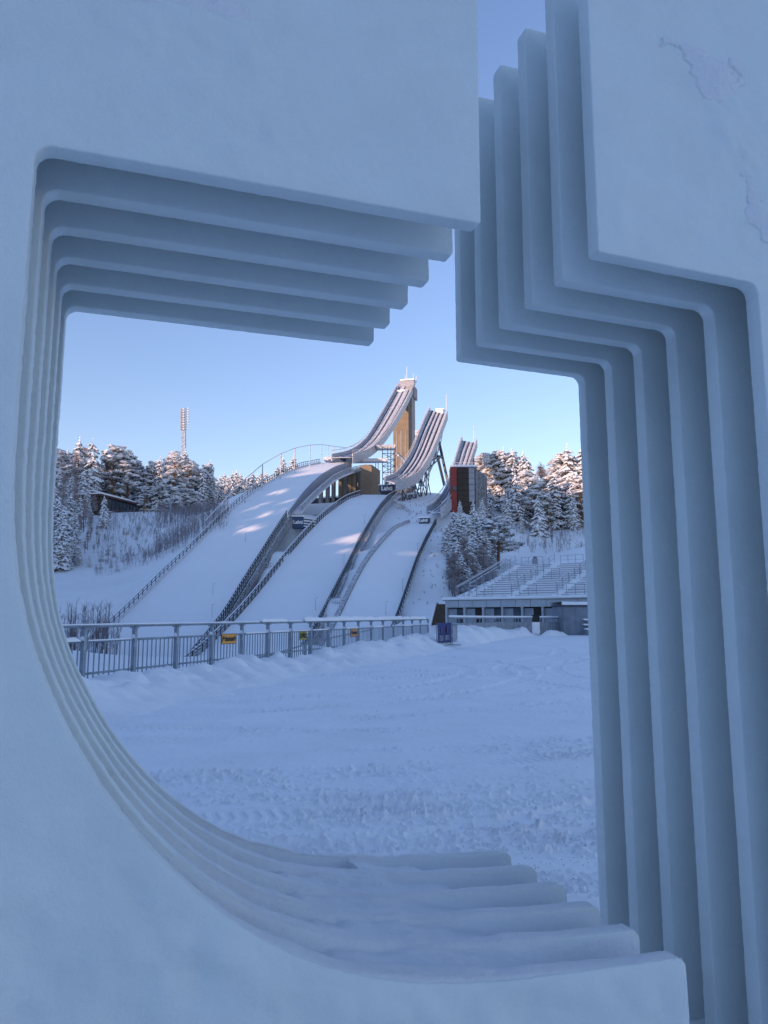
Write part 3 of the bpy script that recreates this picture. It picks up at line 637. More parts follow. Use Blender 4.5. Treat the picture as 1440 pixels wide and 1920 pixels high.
for k in range(9):
    y = 767 + k * 4.7; mb = MB(); mb.bar(W(337.5, y + 1.4, 244.5), W(354.5, y - .6, 244.5), .14); mb.bar(W(337.5, y + 1.4, 246), W(354.5, y - .6, 246), .1)
    rw = mb.build('lamp_row', M['frostw'], FM)
    for j in range(4 if k < 6 else 3):
        x = 339.3 + j * 4.3; mb = MB(); c = W(x, y - j * .45, 244.2); mb.bar(c, c + np.array([0, .55, .1]), .26, 8, 0, .16); mb.build('lamp', M['frostw'] if j % 2 else M['concg'], rw)

# ------------------------------------------------------------------ hillside building (left)
HB = thing('hillside_building', 'long low dark wooden building with snowy roofs in the forest at the crest', 'building', tuple(W(184, 960, 205)))
a = W(184, 962, 203); dx = W(262, 962, 222) - a; Lb = math.hypot(dx[0], dx[1]); ax = (dx[0] / Lb, dx[1] / Lb); ay = (-ax[1], ax[0]); zb = zat(960, 203); zt = zat(925.5, 203)
mb = MB(); mb.obox(a, ax, ay, 0, Lb, 0, 7, zb - 2.5, zt - .6); mb.build('wall', M['wood'], HB)
mb = MB(); mb.obox(a, ax, ay, -.5, Lb + .3, -.9, 7.3, zt - .59, zt - .1); mb.build('eaves', M['woodr'], HB)
mb = MB(); mb.obox(a, ax, ay, -.5, Lb + .3, -.9, 7.3, zt - .097, zt + .25); mb.build('roof_snow', M['tsnow'], HB)
mb = MB(); mb.obox(a, ax, ay, 2.2, Lb, 3.5, 9, zt + .253, zt + 1.1); mb.build('upper_storey', M['wood'], HB)
mb = MB(); mb.obox(a, ax, ay, 1.8, Lb + .2, 3, 9.4, zt + 1.103, zt + 1.4); mb.build('upper_roof_snow', M['tsnow'], HB)
mb = MB(); mb.obox(a, ax, ay, 2.5, Lb, -.7, -.5, zb + 1.0, zb + 1.5); mb.build('balcony_rail', M['woodr'], HB)
mb = MB(); mb.obox(a, ax, ay, 2.5, Lb, -.9, -.003, zb + .5, zb + .75); mb.build('balcony_floor', M['frostw'], HB)
mb = MB(); mb.obox(a, ax, ay, .2, 3.5, -.6, -.004, zb - 2.4, zt - .62); mb.build('end_wall', M['brown'], HB)
nw = 9
for k in range(nw):
    s0 = 4 + (Lb - 4.4) * k / nw; mb = MB(); mb.obox(a, ax, ay, s0 + .12, s0 + (Lb - 4.4) / nw - .12, -.08, -.005, zb + 1.7, zt - .8); mb.build('window', M['glassb'], HB)
# ski lift pylons
for x, y0, y1, d, lab in [(320, 935, 984, 188, 'grey ski lift pylon with crossarms standing on the snowy crest'), (374, 921, 966, 225, 'ski lift pylon half hidden among the dark pines')]:
    t = thing('lift_pylon', lab, 'ski lift pylon', tuple(W(x, y1, d))); mb = MB(); mb.bar(W(x, y1 + 6, d), W(x, y0, d), .28, 8, 0, .18); mb.build('post', M['galv'], t)
    mb = MB(); wv = 12
    mb.bar(W(x - wv, y0 + 1, d), W(x + wv, y0 - 1, d + 1.5), .13); mb.bar(W(x - wv * .8, y0 + 9, d), W(x + wv * .8, y0 + 7, d + 1.5), .11); mb.bar(W(x - wv * .6, y0 + 1, d), W(x, y0 + 9, d), .08); mb.bar(W(x + wv * .6, y0 + 1, d), W(x, y0 + 9, d), .08)
    mb.build('crossarm', M['frostw'], t)
cf = edge([(262, 964), (300, 961), (330, 965), (372, 968), (408, 968)], (262, 964, 206), (408, 968, 208)) if False else np.array([W(262, 958, 207), W(300, 958, 207), (W(330, 962, 208)), W(372, 965, 209), W(408, 966, 211)])
t = thing('crest_fence', 'low pale rail fence along the snowy crest beside the widest slope', 'fence', tuple(cf[0])); handrail(cf - (0, 0, .8), 1.2, 2.4, t, 'rail', 'frost', .07)

# ------------------------------------------------------------------ grandstand and the building below it
G0 = np.array([7.8, 76.0]); g = np.array([.82, -.572]); u = np.array([.572, .82])
def gp(s, up_, z): return np.array([G0[0] + g[0] * s + u[0] * up_, G0[1] + g[1] * s + u[1] * up_, z])
GS = thing('grandstand', 'snow-covered open grandstand terraces with rows of handrails', 'grandstand', tuple(gp(0, 0, 3)))
NR, SLEN = 15, 30.0
for k in range(NR):
    u0 = .2 + k * .8; z = 3.75 + k * .262; s0 = .2
    mb = MB(); mb.obox(G0, g, u, s0 - .3, SLEN, u0, u0 + .797, z - 1.2, z); mb.build('terrace_step', M['concg'], GS)
    mb = MB(); n = 60; ss = np.linspace(s0, SLEN, n)
    prof = [(-.02, -.2), (-.05, -.05), (-.035, .10), (.07, .16), (.45, .19), (.79, .17), (.79, .003)]
    G = np.array([[gp(s_, u0 + p, z + q + (.05 * float(fbm(s_ * 1.3 + k * 7, p, 5 + k, 2)) if q > .01 else 0)) for p, q in prof] for s_ in ss]); mb.grid(G); mb.build('step_snow', M['snow'], GS, True)
    for b0 in np.arange(.8, SLEN, 4.6):     # bench bars: dark strips drawn for the shaded gaps below seats, broken by aisles
        mb = MB(); mb.obox(G0, g, u, b0 + .25, b0 + 3.9, u0 - .115, u0 - .075, z + .03, z + .085); mb.build('bench_gap', M['wallp'], GS)
def grail(pts, h=1.0, step=1.1, name='railing'):
    P = np.array(pts); handrail(P, h, step, GS, name, 'galv', .026, snowtop=True)
for (up_, k) in ((-.2, 0), (5.5, 7), (12.2, 14)):
    z = 3.8 + k * .262
    for b0 in np.arange(.5, SLEN, 4.6): grail([gp(b0 + .3, up_, z), gp(b0 + 3.7, up_, z)], 1.0, .85)
for b0 in np.arange(.3, SLEN, 4.6):
    for k0 in range(1, 14, 2):
        grail([gp(b0, k0 * .8, 3.85 + k0 * .262), gp(b0, k0 * .8 + 1.5, 3.85 + (k0 + 1.85) * .262)], .95, 1.45)
grail([gp(-.4, -.4, 3.7), gp(-.4, 11.6, 7.5)], 1.0, 1.5); grail([gp(-1.1, .6, 3.8), gp(-1.1, 12.2, 7.5)], 1.0, 1.5)
# service building front
SB = thing('service_building', 'long low building of pale panels and dark window bays below the grandstand', 'building', tuple(gp(0, -2, 0)))
zg = .3
mb = MB(); mb.obox(G0, g, u, -.9, SLEN, -1.5, .15, zg - .3, 2.75); mb.build('wall', M['wood'], SB)
mb = MB(); mb.obox(G0, g, u, -1.1, SLEN, -2.0, .15, 3.35, 3.45); mb.build('roof', M['concg'], SB)
mb = MB(); ss = np.linspace(-1.2, SLEN, 80)
G = np.array([[gp(s_, p, 3.453 + q + (.06 * float(fbm(s_ * .9, p, 77, 3)) if q > .01 else 0)) for p, q in [(-2.05, 0.0), (-2.15, .12), (-2.05, .25), (-1.2, .3), (.1, .3), (.17, 0.0)]] for s_ in ss]); mb.grid(G); mb.build('roof_snow', M['snow'], SB, True)
bay = 1.5
for k in range(18):
    s0 = -.9 + k * bay
    mb = MB(); mb.obox(G0, g, u, s0 + .02, s0 + bay - .02, -1.95, -1.75, 2.72, 3.347); mb.build('fascia_panel', M['panel'], SB)
for k in range(14):
    s0 = -.8 + k * 2.0
    mb = MB(); mb.obox(G0, g, u, s0 - .09, s0 + .09, -1.92, -1.502, zg - .3, 2.715); mb.build('pillar', M['panel'], SB)
    mb = MB(); mb.obox(G0, g, u, s0 + .12, s0 + 1.0, -1.6, -1.503, .9, 2.6); mb.build('door_panel', M['plank'], SB)
    mb = MB(); mb.obox(G0, g, u, s0 + 1.05, s0 + 1.85, -1.56, -1.504, 1.0, 2.6); wn = mb.build('window', M['glassb'] if k % 3 != 1 else M['glass'], SB)
q_ = [gp(-3.3, -.6, 1.0), gp(-1.0, -.6, 1.0), gp(-1.0, -.6, 3.1), gp(-2.6, -.6, 3.1)]; off_ = np.array([u[0] * .3, u[1] * .3, 0])
mb = MB(); mb.add(q_ + [p + off_ for p in q_], [(0, 1, 2, 3), (7, 6, 5, 4), (0, 4, 5, 1), (1, 5, 6, 2), (2, 6, 7, 3), (3, 7, 4, 0)]); mb.build('side_wall', M['brown'], SB)
mb = MB(); mb.add([gp(-3.5, -.75, .9), gp(-3.3, -.75, .9), gp(-2.6, -.75, 3.25), gp(-2.75, -.75, 3.25)] + [gp(-3.5, -.2, .9), gp(-3.3, -.2, .9), gp(-2.6, -.2, 3.25), gp(-2.75, -.2, 3.25)], [(0, 1, 2, 3), (7, 6, 5, 4), (0, 4, 5, 1), (1, 5, 6, 2), (2, 6, 7, 3), (3, 7, 4, 0)]); mb.build('snow_edge', M['tsnow'], SB)
vb = thing('ventilation_box', 'dark metal vent box standing at the top of the grandstand', 'vent', tuple(W(1004, 1058, 92))); jbox(vb, 'box', M['wallp'], 999.5, 1047, 1008.5, 1056.5, 92, .6, 0, ext=.4); jbox(vb, 'cap', M['darkmetal'], 1001, 1042.5, 1006.5, 1046.5, 92.1, .35, 0)
# plank fences before it
def plank_fence(x0, d0, x1, d1, ztop, label, n):
    a, b = W(x0, 1180, d0), W(x1, 1180, d1); L_ = math.hypot(b[0] - a[0], b[1] - a[1]); ax = ((b[0] - a[0]) / L_, (b[1] - a[1]) / L_); ay = (-ax[1], ax[0])
    t = thing('plank_fence', label, 'fence', (a[0], a[1], .3)); z0 = .1
    me = None
    for k in range(n):
        s0 = L_ * k / n
        mb = MB(); mb.obox(a, ax, ay, s0 + .015, s0 + L_ / n - .015, 0, .05, z0, ztop + .02 * random.random()); mb.build('plank', M['plank'], t)
    mb = MB(); mb.obox(a, ax, ay, 0, L_, .052, .12, ztop - .25, ztop - .15); mb.obox(a, ax, ay, 0, L_, .052, .12, z0 + .3, z0 + .4); mb.build('batten', M['plank'], t)
    mb = MB(); q = np.array([[a[0] + ax[0] * s_, a[1] + ax[1] * s_, ztop + .32] for s_ in np.linspace(0, L_, 24)]); mb.path(q, .05, 5, 0); mb.path(q + (0, 0, .09), .07, 5, 1)
    for p in q[::2]: mb.bar(p - (0, 0, .35), p, .035, 4, 0)
    mb.build('top_rail', [M['galv'], M['tsnow']], t)
plank_fence(843, 46, 930, 56, 1.36, 'grey plank fence with a snowy top rail behind the blue banner', 16)
plank_fence(930, 59, 998, 62, 1.38, 'far grey plank fence left of the dark doorway, with snow on its rail', 14)
plank_fence(1013, 62.5, 1056, 63.5, 1.38, 'short grey plank fence between the dark doorway and the grey hut', 9)
dk = thing('gate_hatch', 'dark open hatch between two plank fences', 'hatch', tuple(W(1005, 1175, 62.5))); jbox(dk, 'opening', M['black'], 998.6, 1153, 1012.4, 1166, 62.8, .3, 0); jbox(dk, 'snow_sill', M['tsnow'], 998.6, 1166.5, 1012.4, 1188, 62.4, .6, 0)
# grey hut
HU = thing('hut', 'plain grey hut with a snowy flat roof at the right of the plaza', 'hut', tuple(W(1058, 1190, 62)))
_, a, ax, ay, wd, z0, z1 = jbox(HU, 'wall', M['hut'], 1057, 1137, 1150, 1190, 62, 3, -4, ext=.3)
for k in range(4): mb = MB(); mb.obox(a, ax, ay, wd * k / 4 + .01, wd * (k + 1) / 4 - .01, -.03, -.003, z0 + .3, z1 - .1); mb.build('panel', M['hut'], HU)
mb = MB(); mb.obox(a, ax, ay, -.08, wd + .1, -.12, 3.1, z1 + .003, z1 + .12); mb.build('roof', M['darkmetal'], HU)
mb = MB(); ss = np.linspace(-.12, wd + .1, 30); G = np.array([[np.array([a[0] + ax[0] * s_ + ay[0] * p, a[1] + ax[1] * s_ + ay[1] * p, z1 + .123 + q + (.03 * float(fbm(s_ * 2, p, 9, 2)) if q else 0)]) for p, q in [(-.14, 0), (-.19, .14), (-.05, .26), (3, .26), (3.12, 0)]] for s_ in ss]); mb.grid(G); mb.build('roof_snow', M['snow'], HU, True)
mb = MB(); s0 = (1094 - 1057) / F * 62
for z in (1.05, 1.45):
    mb.obox(a, ax, ay, s0, s0 + 1.2, -.42, -.03, z, z + .08, 0); mb.obox(a, ax, ay, s0 - .05, s0 + 1.25, -.46, -.03, z + .083, z + .19, 1)
mb.obox(a, ax, ay, s0 + .55, s0 + .65, -.2, -.03, .3, 1.04, 0); mb.build('shelf_rack', [M['galv'], M['tsnow']], HU)
cb = thing('snowy_crate', 'small grey crate capped with snow at the foot of the grey hut', 'crate', tuple(W(1102, 1190, 60.5))); jbox(cb, 'box', M['hut'], 1101, 1181, 1118, 1191, 61, .6, -4, ext=.1); jbox(cb, 'snow_cap', M['tsnow'], 1100.5, 1177.5, 1118.5, 1180.8, 61, .65, -4)

# ------------------------------------------------------------------ metal fence of the plaza
FN = thing('metal_fence', 'galvanised metal fence with upright bars running along the snow plaza', 'fence', (F0[0], F0[1], 0))
def fp(s, z, off=0.0):
    p = F0 + FD * s; zz = float(plaza_z(p[0], p[1])) ; return np.array([p[0] + FD[1] * off, p[1] - FD[0] * off, z + zz * .9])
ZT, ZM, ZB = 1.40, 1.08, .42
def shared(name, me, loc, parent, rotz=0.0):
    o = bpy.data.objects.new(name, me); C.objects.link(o); o.parent = parent; o.location = Vector(loc) - parent.location; o.rotation_euler = (0, 0, rotz); return o
rot = -R(17.3)
def tmpmesh(mb, m):
    o = mb.build('tmp', m); me = o.data; bpy.data.objects.remove(o); return me
mb = MB(); mb.box((-.04, -.05, -.6), (.04, .05, ZT - .03), 0); mb.box((-.09, -.06, ZT - .07), (.09, .06, ZT - .045), 0); mb.box((-.05, -.06, ZM + .02), (.05, -.052, ZM + .09), 1); mb.bar((0, -.03, ZM + .03), (0, -.07, ZM + .10), .03, 6, 1)
post = tmpmesh(mb, [M['galv'], M['tsnow']])
mb = MB(); mb.box((-.011, -.011, -.35), (.011, .011, ZM - .022), 0); bal = tmpmesh(mb, M['galv'])
NB = 18
for k in range(-3, NB):
    p = fp(k * FS, 0); shared('post', post, p, FN, rot)
    if k < NB - 1:
        for j in range(1, 10):
            shared('bar', bal, fp(k * FS + FS * j / 10, 0), FN, rot)
for z, r_, nm in ((ZT, .038, 'top_rail'), (ZM, .026, 'middle_rail'), (ZB, .024, 'bottom_rail')):
    for a_, b_ in ((-3, 3), (3, 9), (9, NB - 1)):
        mb = MB(); mb.path([fp(k * FS, z) for k in range(a_, b_ + 1)], r_, 10)
        mb.build(nm, M['galv'], FN, True)
def railsnow(s0, s1, z, hgt, wd_, seed):
    n = max(10, int((s1 - s0) / .06)); ss = np.linspace(s0, s1, n); G = []
    for s_ in ss:
        e = min(1, min(s_ - s0, s1 - s_) / .12 + .15); hh = hgt * e * (1 + .5 * float(fbm(s_ * 1.7, 0, seed, 3)))
        G.append([fp(s_, z - .012, -wd_), fp(s_, z + hh * .7, -wd_ * .85), fp(s_, z + hh, 0), fp(s_, z + hh * .7, wd_ * .85), fp(s_, z - .012, wd_)])
    mb = MB(); mb.grid(np.array(G)); return mb
for k, (s0, s1, z, hg, wd_) in enumerate([(-5, 5.0, ZT + .03, .018, .04), (5.0, 8.0, ZT + .03, .022, .04), (8.1, 10.0, ZT + .03, .10, .06), (11.4, 28.6, ZT + .03, .15, .07), (10.1, 11.3, ZT + .03, .03, .05),
                                      (-3, -.15, ZM + .02, .07, .045), (0.1, 1.6, ZM + .02, .015, .03), (7.1, 8.5, ZM + .02, .045, .04), (8.8, 10.2, ZM + .02, .05, .04), (12.2, 13.7, ZM + .02, .03, .04), (15.7, 17.1, ZM + .02, .05, .05), (10.5, 12, ZM + .02, .02, .03), (19.2, 20.6, ZM + .02, .05, .04), (24, 26, ZM + .02, .05, .04)]):
    railsnow(s0, s1, z, hg, wd_, 200 + k).build('snow_cap', M['tsnow'], FN, True)
# lower handrail behind the fence
HRL = [W(341, 1263, 20.5), W(400, 1249, 21.8), W(505, 1229, 25.5), W(600, 1200, 31.5), W(700, 1180, 39)]
t = thing('handrail', 'thin grey handrail sloping away behind the metal fence', 'handrail', tuple(HRL[0])); mb = MB(); mb.path(HRL, .028, 8); mb.build('rail', M['galv'], t)
for p, q in zip(HRL[:-1], HRL[1:]):
    for f in (.15, .65): c = p + (q - p) * f; mb = MB(); mb.bar(c, c - (0, 0, 1.6), .05, 6); mb.build('post', M['galv'], t)
# signs on the fence
def fence_sign(s0, s1, z0, z1, m, label, words, cat='sign'):
    c = fp((s0 + s1) / 2, (z0 + z1) / 2, .075); t = thing('fence_sign', label, cat, tuple(c)); ax = FD; ay = (-FD[1], FD[0]); zz = float(plaza_z(c[0], c[1])) * .9
    mb = MB(); mb.obox(F0 + np.array([FD[1], -FD[0]]) * .06, (FD[0], FD[1]), (FD[1], -FD[0]), s0, s1, 0, .008, z0 + zz, z1 + zz); mb.build('plate', m, t)
    mb = MB(); e = .012
    for a0, a1, b0, b1 in ((s0 - e, s1 + e, z0 - e, z0), (s0 - e, s1 + e, z1, z1 + e), (s0 - e, s0, z0, z1), (s1, s1 + e, z0, z1)): mb.obox(F0 + np.array([FD[1], -FD[0]]) * .06, (FD[0], FD[1]), (FD[1], -FD[0]), a0, a1, -.002, .011, b0 + zz, b1 + zz)
    mb.build('rim', M['woodr'], t)
    for s_, zo, size, sh in words:
        me = text_mesh(s_, size, .002, sh, .004 * size / .1); me.materials.append(M['black']); o = bpy.data.objects.new('lettering', me); C.objects.link(o); o.parent = t
        o.location = Vector(fp((s0 + s1) / 2, (z0 + z1) / 2 + zo, .073)) - t.location; o.rotation_euler = (math.pi / 2, 0, math.atan2(FD[1], FD[0]))
    return t
def s_at(x):     # station along the fence seen at pixel column x
    a_ = (x - 720) / F; return float((a_ * F0[1] * 1.0 - F0[0]) / (FD[0] - a_ * FD[1]))
fence_sign(s_at(416), s_at(442.5), .84, 1.10, M['orange'], 'orange sign lettered Pelastustie on the nearer part of the metal fence', [('Pelastustie', 0.0, .19, .25)])
fence_sign(s_at(561), s_at(573.5), .80, 1.06, M['yellow'], 'small yellow notice with dark lines of print on the metal fence', [('ALUEELLA', .06, .12, 0), ('KAMERA-', 0, .12, 0), ('VALVONTA', -.06, .12, 0)])
fence_sign(s_at(655.5), s_at(668.5), .76, 1.08, M['orange2'], 'faded orange square sign near the far end of the metal fence', [('Pelastustie', 0.0, .17, .15)])
# banner barrier at the fence end
def barrier(x0, d0, x1, d1, label, banner):
    a, b = W(x0, 1200, d0), W(x1, 1200, d1); L_ = math.hypot(b[0] - a[0], b[1] - a[1]); ax = np.array([(b[0] - a[0]) / L_, (b[1] - a[1]) / L_]); z0 = float(plaza_z(a[0], a[1])) + .12
    t = thing('crowd_barrier', label, 'barrier', (a[0], a[1], z0)); P = lambda s, z, o=0: (a[0] + ax[0] * s + ax[1] * o, a[1] + ax[1] * s - ax[0] * o, z0 + z)
    mb = MB(); mb.path([P(0, .15), P(0, 1.08), P(L_, 1.08), P(L_, .15), P(0, .15)], .024, 8); mb.build('frame', M['galv'], t)
    for k in range(1, 14): mb = MB(); mb.bar(P(L_ * k / 14, .15), P(L_ * k / 14, 1.08), .008, 5); mb.build('bar', M['galv'], t)
    for s in (.12, L_ - .12):
        mb = MB(); mb.path([P(s, .15), P(s, .04, .0), P(s + .02, .02, .45)], .022, 6); mb.path([P(s, .04), P(s, .02, -.4)], .022, 6); mb.build('foot', M['galv'], t)
    return t, P, L_, z0
barrier(847, 38.5, 857, 42, 'bare crowd barrier standing right of the blue banner', False)
bt, P_, L_, z0 = barrier(819, 37.5, 846, 39, 'crowd barrier carrying the blue banner at the end of the fence', False)
bn = thing('banner', 'dark blue banner with pink emblems and lines of print at the fence end', 'banner', P_(0, .2, .05))
n1, n2 = 26, 14; G = np.array([[P_(L_ * (i / (n1 - 1)) * 1.0, .17 + .95 * j / (n2 - 1), .06 + .025 * math.sin(i * .8) + .01 * math.sin(j * 1.1 + i)) for j in range(n2)] for i in range(n1)]); mb = MB(); mb.grid(G); mb.grid(G - np.array([ax[0] * 0, .012, 0])); mb.build('cloth', M['banner'], bn, True)
for c in (.2, .6):      # two emblems: a pink leaf-like flame over lines of print
    mb = MB(); s0 = L_ * c; w_ = .055
    out = [(0, .98), (w_, .82), (w_ * .7, .68), (w_ * .25, .62), (w_ * .25, .55), (-w_ * .25, .55), (-w_ * .25, .62), (-w_ * .7, .68), (-w_, .82)]
    mb.add([P_(s0 + x * 1.2, z, .10) for x, z in out] + [P_(s0 + x * 1.2, z, .108) for x, z in out], [tuple(range(9)), tuple(range(9, 18))[::-1]]); mb.build('emblem', M['pink'], bn)
    for k, (hw, z) in enumerate([(.26, .46), (.2, .40), (.28, .33), (.18, .27)]):
        mb = MB()
        for q in range(7): xx = -hw + q * hw * 2 / 7; mb.add([P_(s0 + xx, z, .105), P_(s0 + xx + hw * .2, z, .105), P_(s0 + xx + hw * .2, z + .04, .105), P_(s0 + xx, z + .04, .105)], [(0, 1, 2, 3)])
        mb.build('print_line', M['frost'], bn)

# ------------------------------------------------------------------ trees
def clump(mb, c, r, n, m, rnd, flat=.55):
    c = np.array(c, float)
    for k in range(n):
        d = np.array([rnd.gauss(0, 1), rnd.gauss(0, 1), rnd.gauss(0, .7)]); d /= np.linalg.norm(d) + 1e-6
        p = c + d * r * .35; t = c + d * r * (.8 + .5 * rnd.random()) + np.array([0, 0, -.15 * r]); s = np.cross(d, [rnd.gauss(0, 1), rnd.gauss(0, 1), 1.]); s /= np.linalg.norm(s) + 1e-6
        mb.add([p + s * r * .22, p - s * r * .22, t], [(0, 1, 2)], m)
def snowlump(mb, c, r, rnd, m=1, fl=.42):
    v = []
    for d in ((1, 0, 0), (0, 1, 0), (-1, 0, 0), (0, -1, 0)): v.append((c[0] + d[0] * r * rnd.uniform(.7, 1.3), c[1] + d[1] * r * rnd.uniform(.7, 1.3), c[2] + r * rnd.uniform(-.15, .1)))
    v.append((c[0], c[1], c[2] + r * fl * rnd.uniform(.8, 1.3))); v.append((c[0], c[1], c[2] - r * .25))
    mb.add(v, [(0, 1, 4), (1, 2, 4), (2, 3, 4), (3, 0, 4), (1, 0, 5), (2, 1, 5), (3, 2, 5), (0, 3, 5)], m)
def bough(mb, p, q, wd, rnd, m=1, dark=0):
    """a drooping bough from p to q: dark fringe below, a tapering cushion of snow above"""
    p = np.array(p, float); q = np.array(q, float); d = q - p; L_ = np.linalg.norm(d) + 1e-6; d /= L_; sd = np.cross(d, [0, 0, 1.]); sd /= np.linalg.norm(sd) + 1e-6; up = np.array([0, 0, 1.])
    for k in range(7):
        f = rnd.uniform(.1, 1.0); c = p + d * L_ * f; o = sd * rnd.uniform(-1, 1) * wd * .8; t = c + o * 1.5 + d * rnd.uniform(.05, .3) * L_ * .5 - up * rnd.uniform(.12, .38)
        mb.add([c + o * .2 + d * .12, c + o * .2 - d * .12, t], [(0, 1, 2)], dark)
    v = []; n = 3
    for k in range(n):
        f = .12 + .8 * k / (n - 1); w_ = wd * (.75, 1.0, .55)[k] * rnd.uniform(.75, 1.25); c = p + d * L_ * f + sd * rnd.uniform(-.06, .06); h = wd * rnd.uniform(.35, .6)
        v += [c - sd * w_ - up * .05, c + up * h, c + sd * w_ - up * .05, c - up * .12]
    v += [p + d * L_ * .02, q + d * .06 - up * .06]
    fs = []
    for k in range(n - 1):
        for j in range(4): fs.append((4 * k + j, 4 * k + (j + 1) % 4, 4 * k + 4 + (j + 1) % 4, 4 * k + 4 + j))
    for j in range(4): fs.append((4 * n, 4 * 0 + (j + 1) % 4, j)); fs.append((4 * n + 1, 4 * (n - 1) + j, 4 * (n - 1) + (j + 1) % 4))
    mb.add(v, fs, m)
def spruce(seed, dens=1.0, snow=1.0, slim=.17):
    """unit height 10 m"""
    rnd = random.Random(seed); H = 10.0; mb = MB(); nwh = 17; lob = [rnd.uniform(.75, 1.2) for _ in range(8)]
    for i in range(nwh):
        z = .6 + (H - .9) * (i / nwh) ** .95; f = 1 - z / H; Rr = H * slim * (f ** .62) * (1 - .12 * f) * rnd.uniform(.85, 1.15) + .16; z00 = z
        nb = max(4, int((4 + 6 * f) * dens)); a0 = rnd.random() * 6.28
        for b in range(nb):
            z = z00 + rnd.uniform(-.42, .42) * min(1, f * 3); a = a0 + b * 6.28 / nb + rnd.uniform(-.35, .35); L_ = Rr * rnd.uniform(.5, 1.2) * lob[int(a / 6.29 * 8) % 8]; dz = rnd.uniform(.25, .6) * L_
            p = (math.cos(a) * L_ * .12, math.sin(a) * L_ * .12, z + .1); m_ = (math.cos(a) * L_ * .62, math.sin(a) * L_ * .62, z + .02 - dz * .35); q = (math.cos(a) * L_, math.sin(a) * L_, z - dz)
            w_ = .17 + .10 * f
            if L_ > .7: bough(mb, p, m_, w_ * 1.15 * snow, rnd); bough(mb, m_, q, w_ * snow, rnd); a2 = a + rnd.choice((-.4, .4)); bough(mb, m_, (math.cos(a2) * L_ * .92, math.sin(a2) * L_ * .92, z - dz * .9), w_ * .8, rnd)
            else: bough(mb, p, q, w_, rnd)
            clump(mb, (math.cos(a) * L_ * .4, math.sin(a) * L_ * .4, z - .25), .34, 5, 0, rnd)
            for _q in range(2): g_ = rnd.uniform(.3, 1.0); snowlump(mb, (math.cos(a) * L_ * g_ + rnd.uniform(-.2, .2), math.sin(a) * L_ * g_ + rnd.uniform(-.2, .2), z - dz * g_ - rnd.uniform(0, .3)), rnd.uniform(.10, .2), rnd, fl=.7)
    snowlump(mb, (0, 0, H - .1), .10, rnd, fl=2.5); snowlump(mb, (0, 0, H - .5), .17, rnd, fl=1.5)
    cr = tmpmesh(mb, [M['needle'], M['tsnow']]); mb = MB(); mb.bar((0, 0, -.8), (0, 0, H * .93), .16, 7, 0, .03); return cr, tmpmesh(mb, M['bark']), H
def pine(seed, bare=.4, wide=.2, snow=1.0):
    rnd = random.Random(seed); H = 10.0; mb = MB(); tb = MB(); blobs = [(rnd.random() * 6.28, rnd.uniform(.75, 1.3)) for _ in range(9)]; lean = rnd.uniform(-.3, .3)
    tb.bar((0, 0, -.8), (lean * .5, 0, H * .5), .17, 7, 0, .13); tb.bar((lean * .5, 0, H * .5), (lean, 0, H * .95), .13, 7, 0, .03)
    n = 62 if snow < 1.5 else 84
    for i in range(n):
        f = (i + rnd.random()) / n; z = H * (bare + (1 - bare) * f * .97); env = H * wide * (math.sin(math.pi * min(1, .18 + f * .82)) ** .6) * (1 - .35 * f) + .1
        ba, br = blobs[int(f * 8.99)]; a = ba + rnd.gauss(0, 1.1); rad = env * br * (rnd.random() ** .5); x, y = math.cos(a) * rad + lean * z / H, math.sin(a) * rad; z = z - rad * .12
        if rnd.random() < .6: tb.bar((lean * z / H, 0, z - .35 * rad - .1), (x, y, z), .035, 4, 0, .02)
        for c in range(3):
            cx, cy, cz = x + rnd.uniform(-.3, .3), y + rnd.uniform(-.3, .3), z + rnd.uniform(-.18, .18); r_ = rnd.uniform(.24, .42)
            clump(mb, (cx, cy, cz - .05), r_ * 1.2, 7 if snow < 1.5 else 5, 0, rnd)
            snowlump(mb, (cx, cy, cz + r_ * .25), r_ * rnd.uniform(1.0, 1.5), rnd, fl=.5)
            for _q in range(1 if snow < 1.5 else 3):
              if rnd.random() < .7 * snow: snowlump(mb, (cx + rnd.uniform(-.3, .3), cy + rnd.uniform(-.3, .3), cz - .05), r_ * rnd.uniform(.4, .7), rnd)
    for _ in range(5): a = rnd.random() * 6.28; z = H * rnd.uniform(.2, bare); tb.bar((0, 0, z), (math.cos(a) * .5, math.sin(a) * .5, z + .1), .03, 4, 0, .01)
    return tmpmesh(mb, [M['pneedle'], M['tsnow']]), tmpmesh(tb, M['pbark']), H
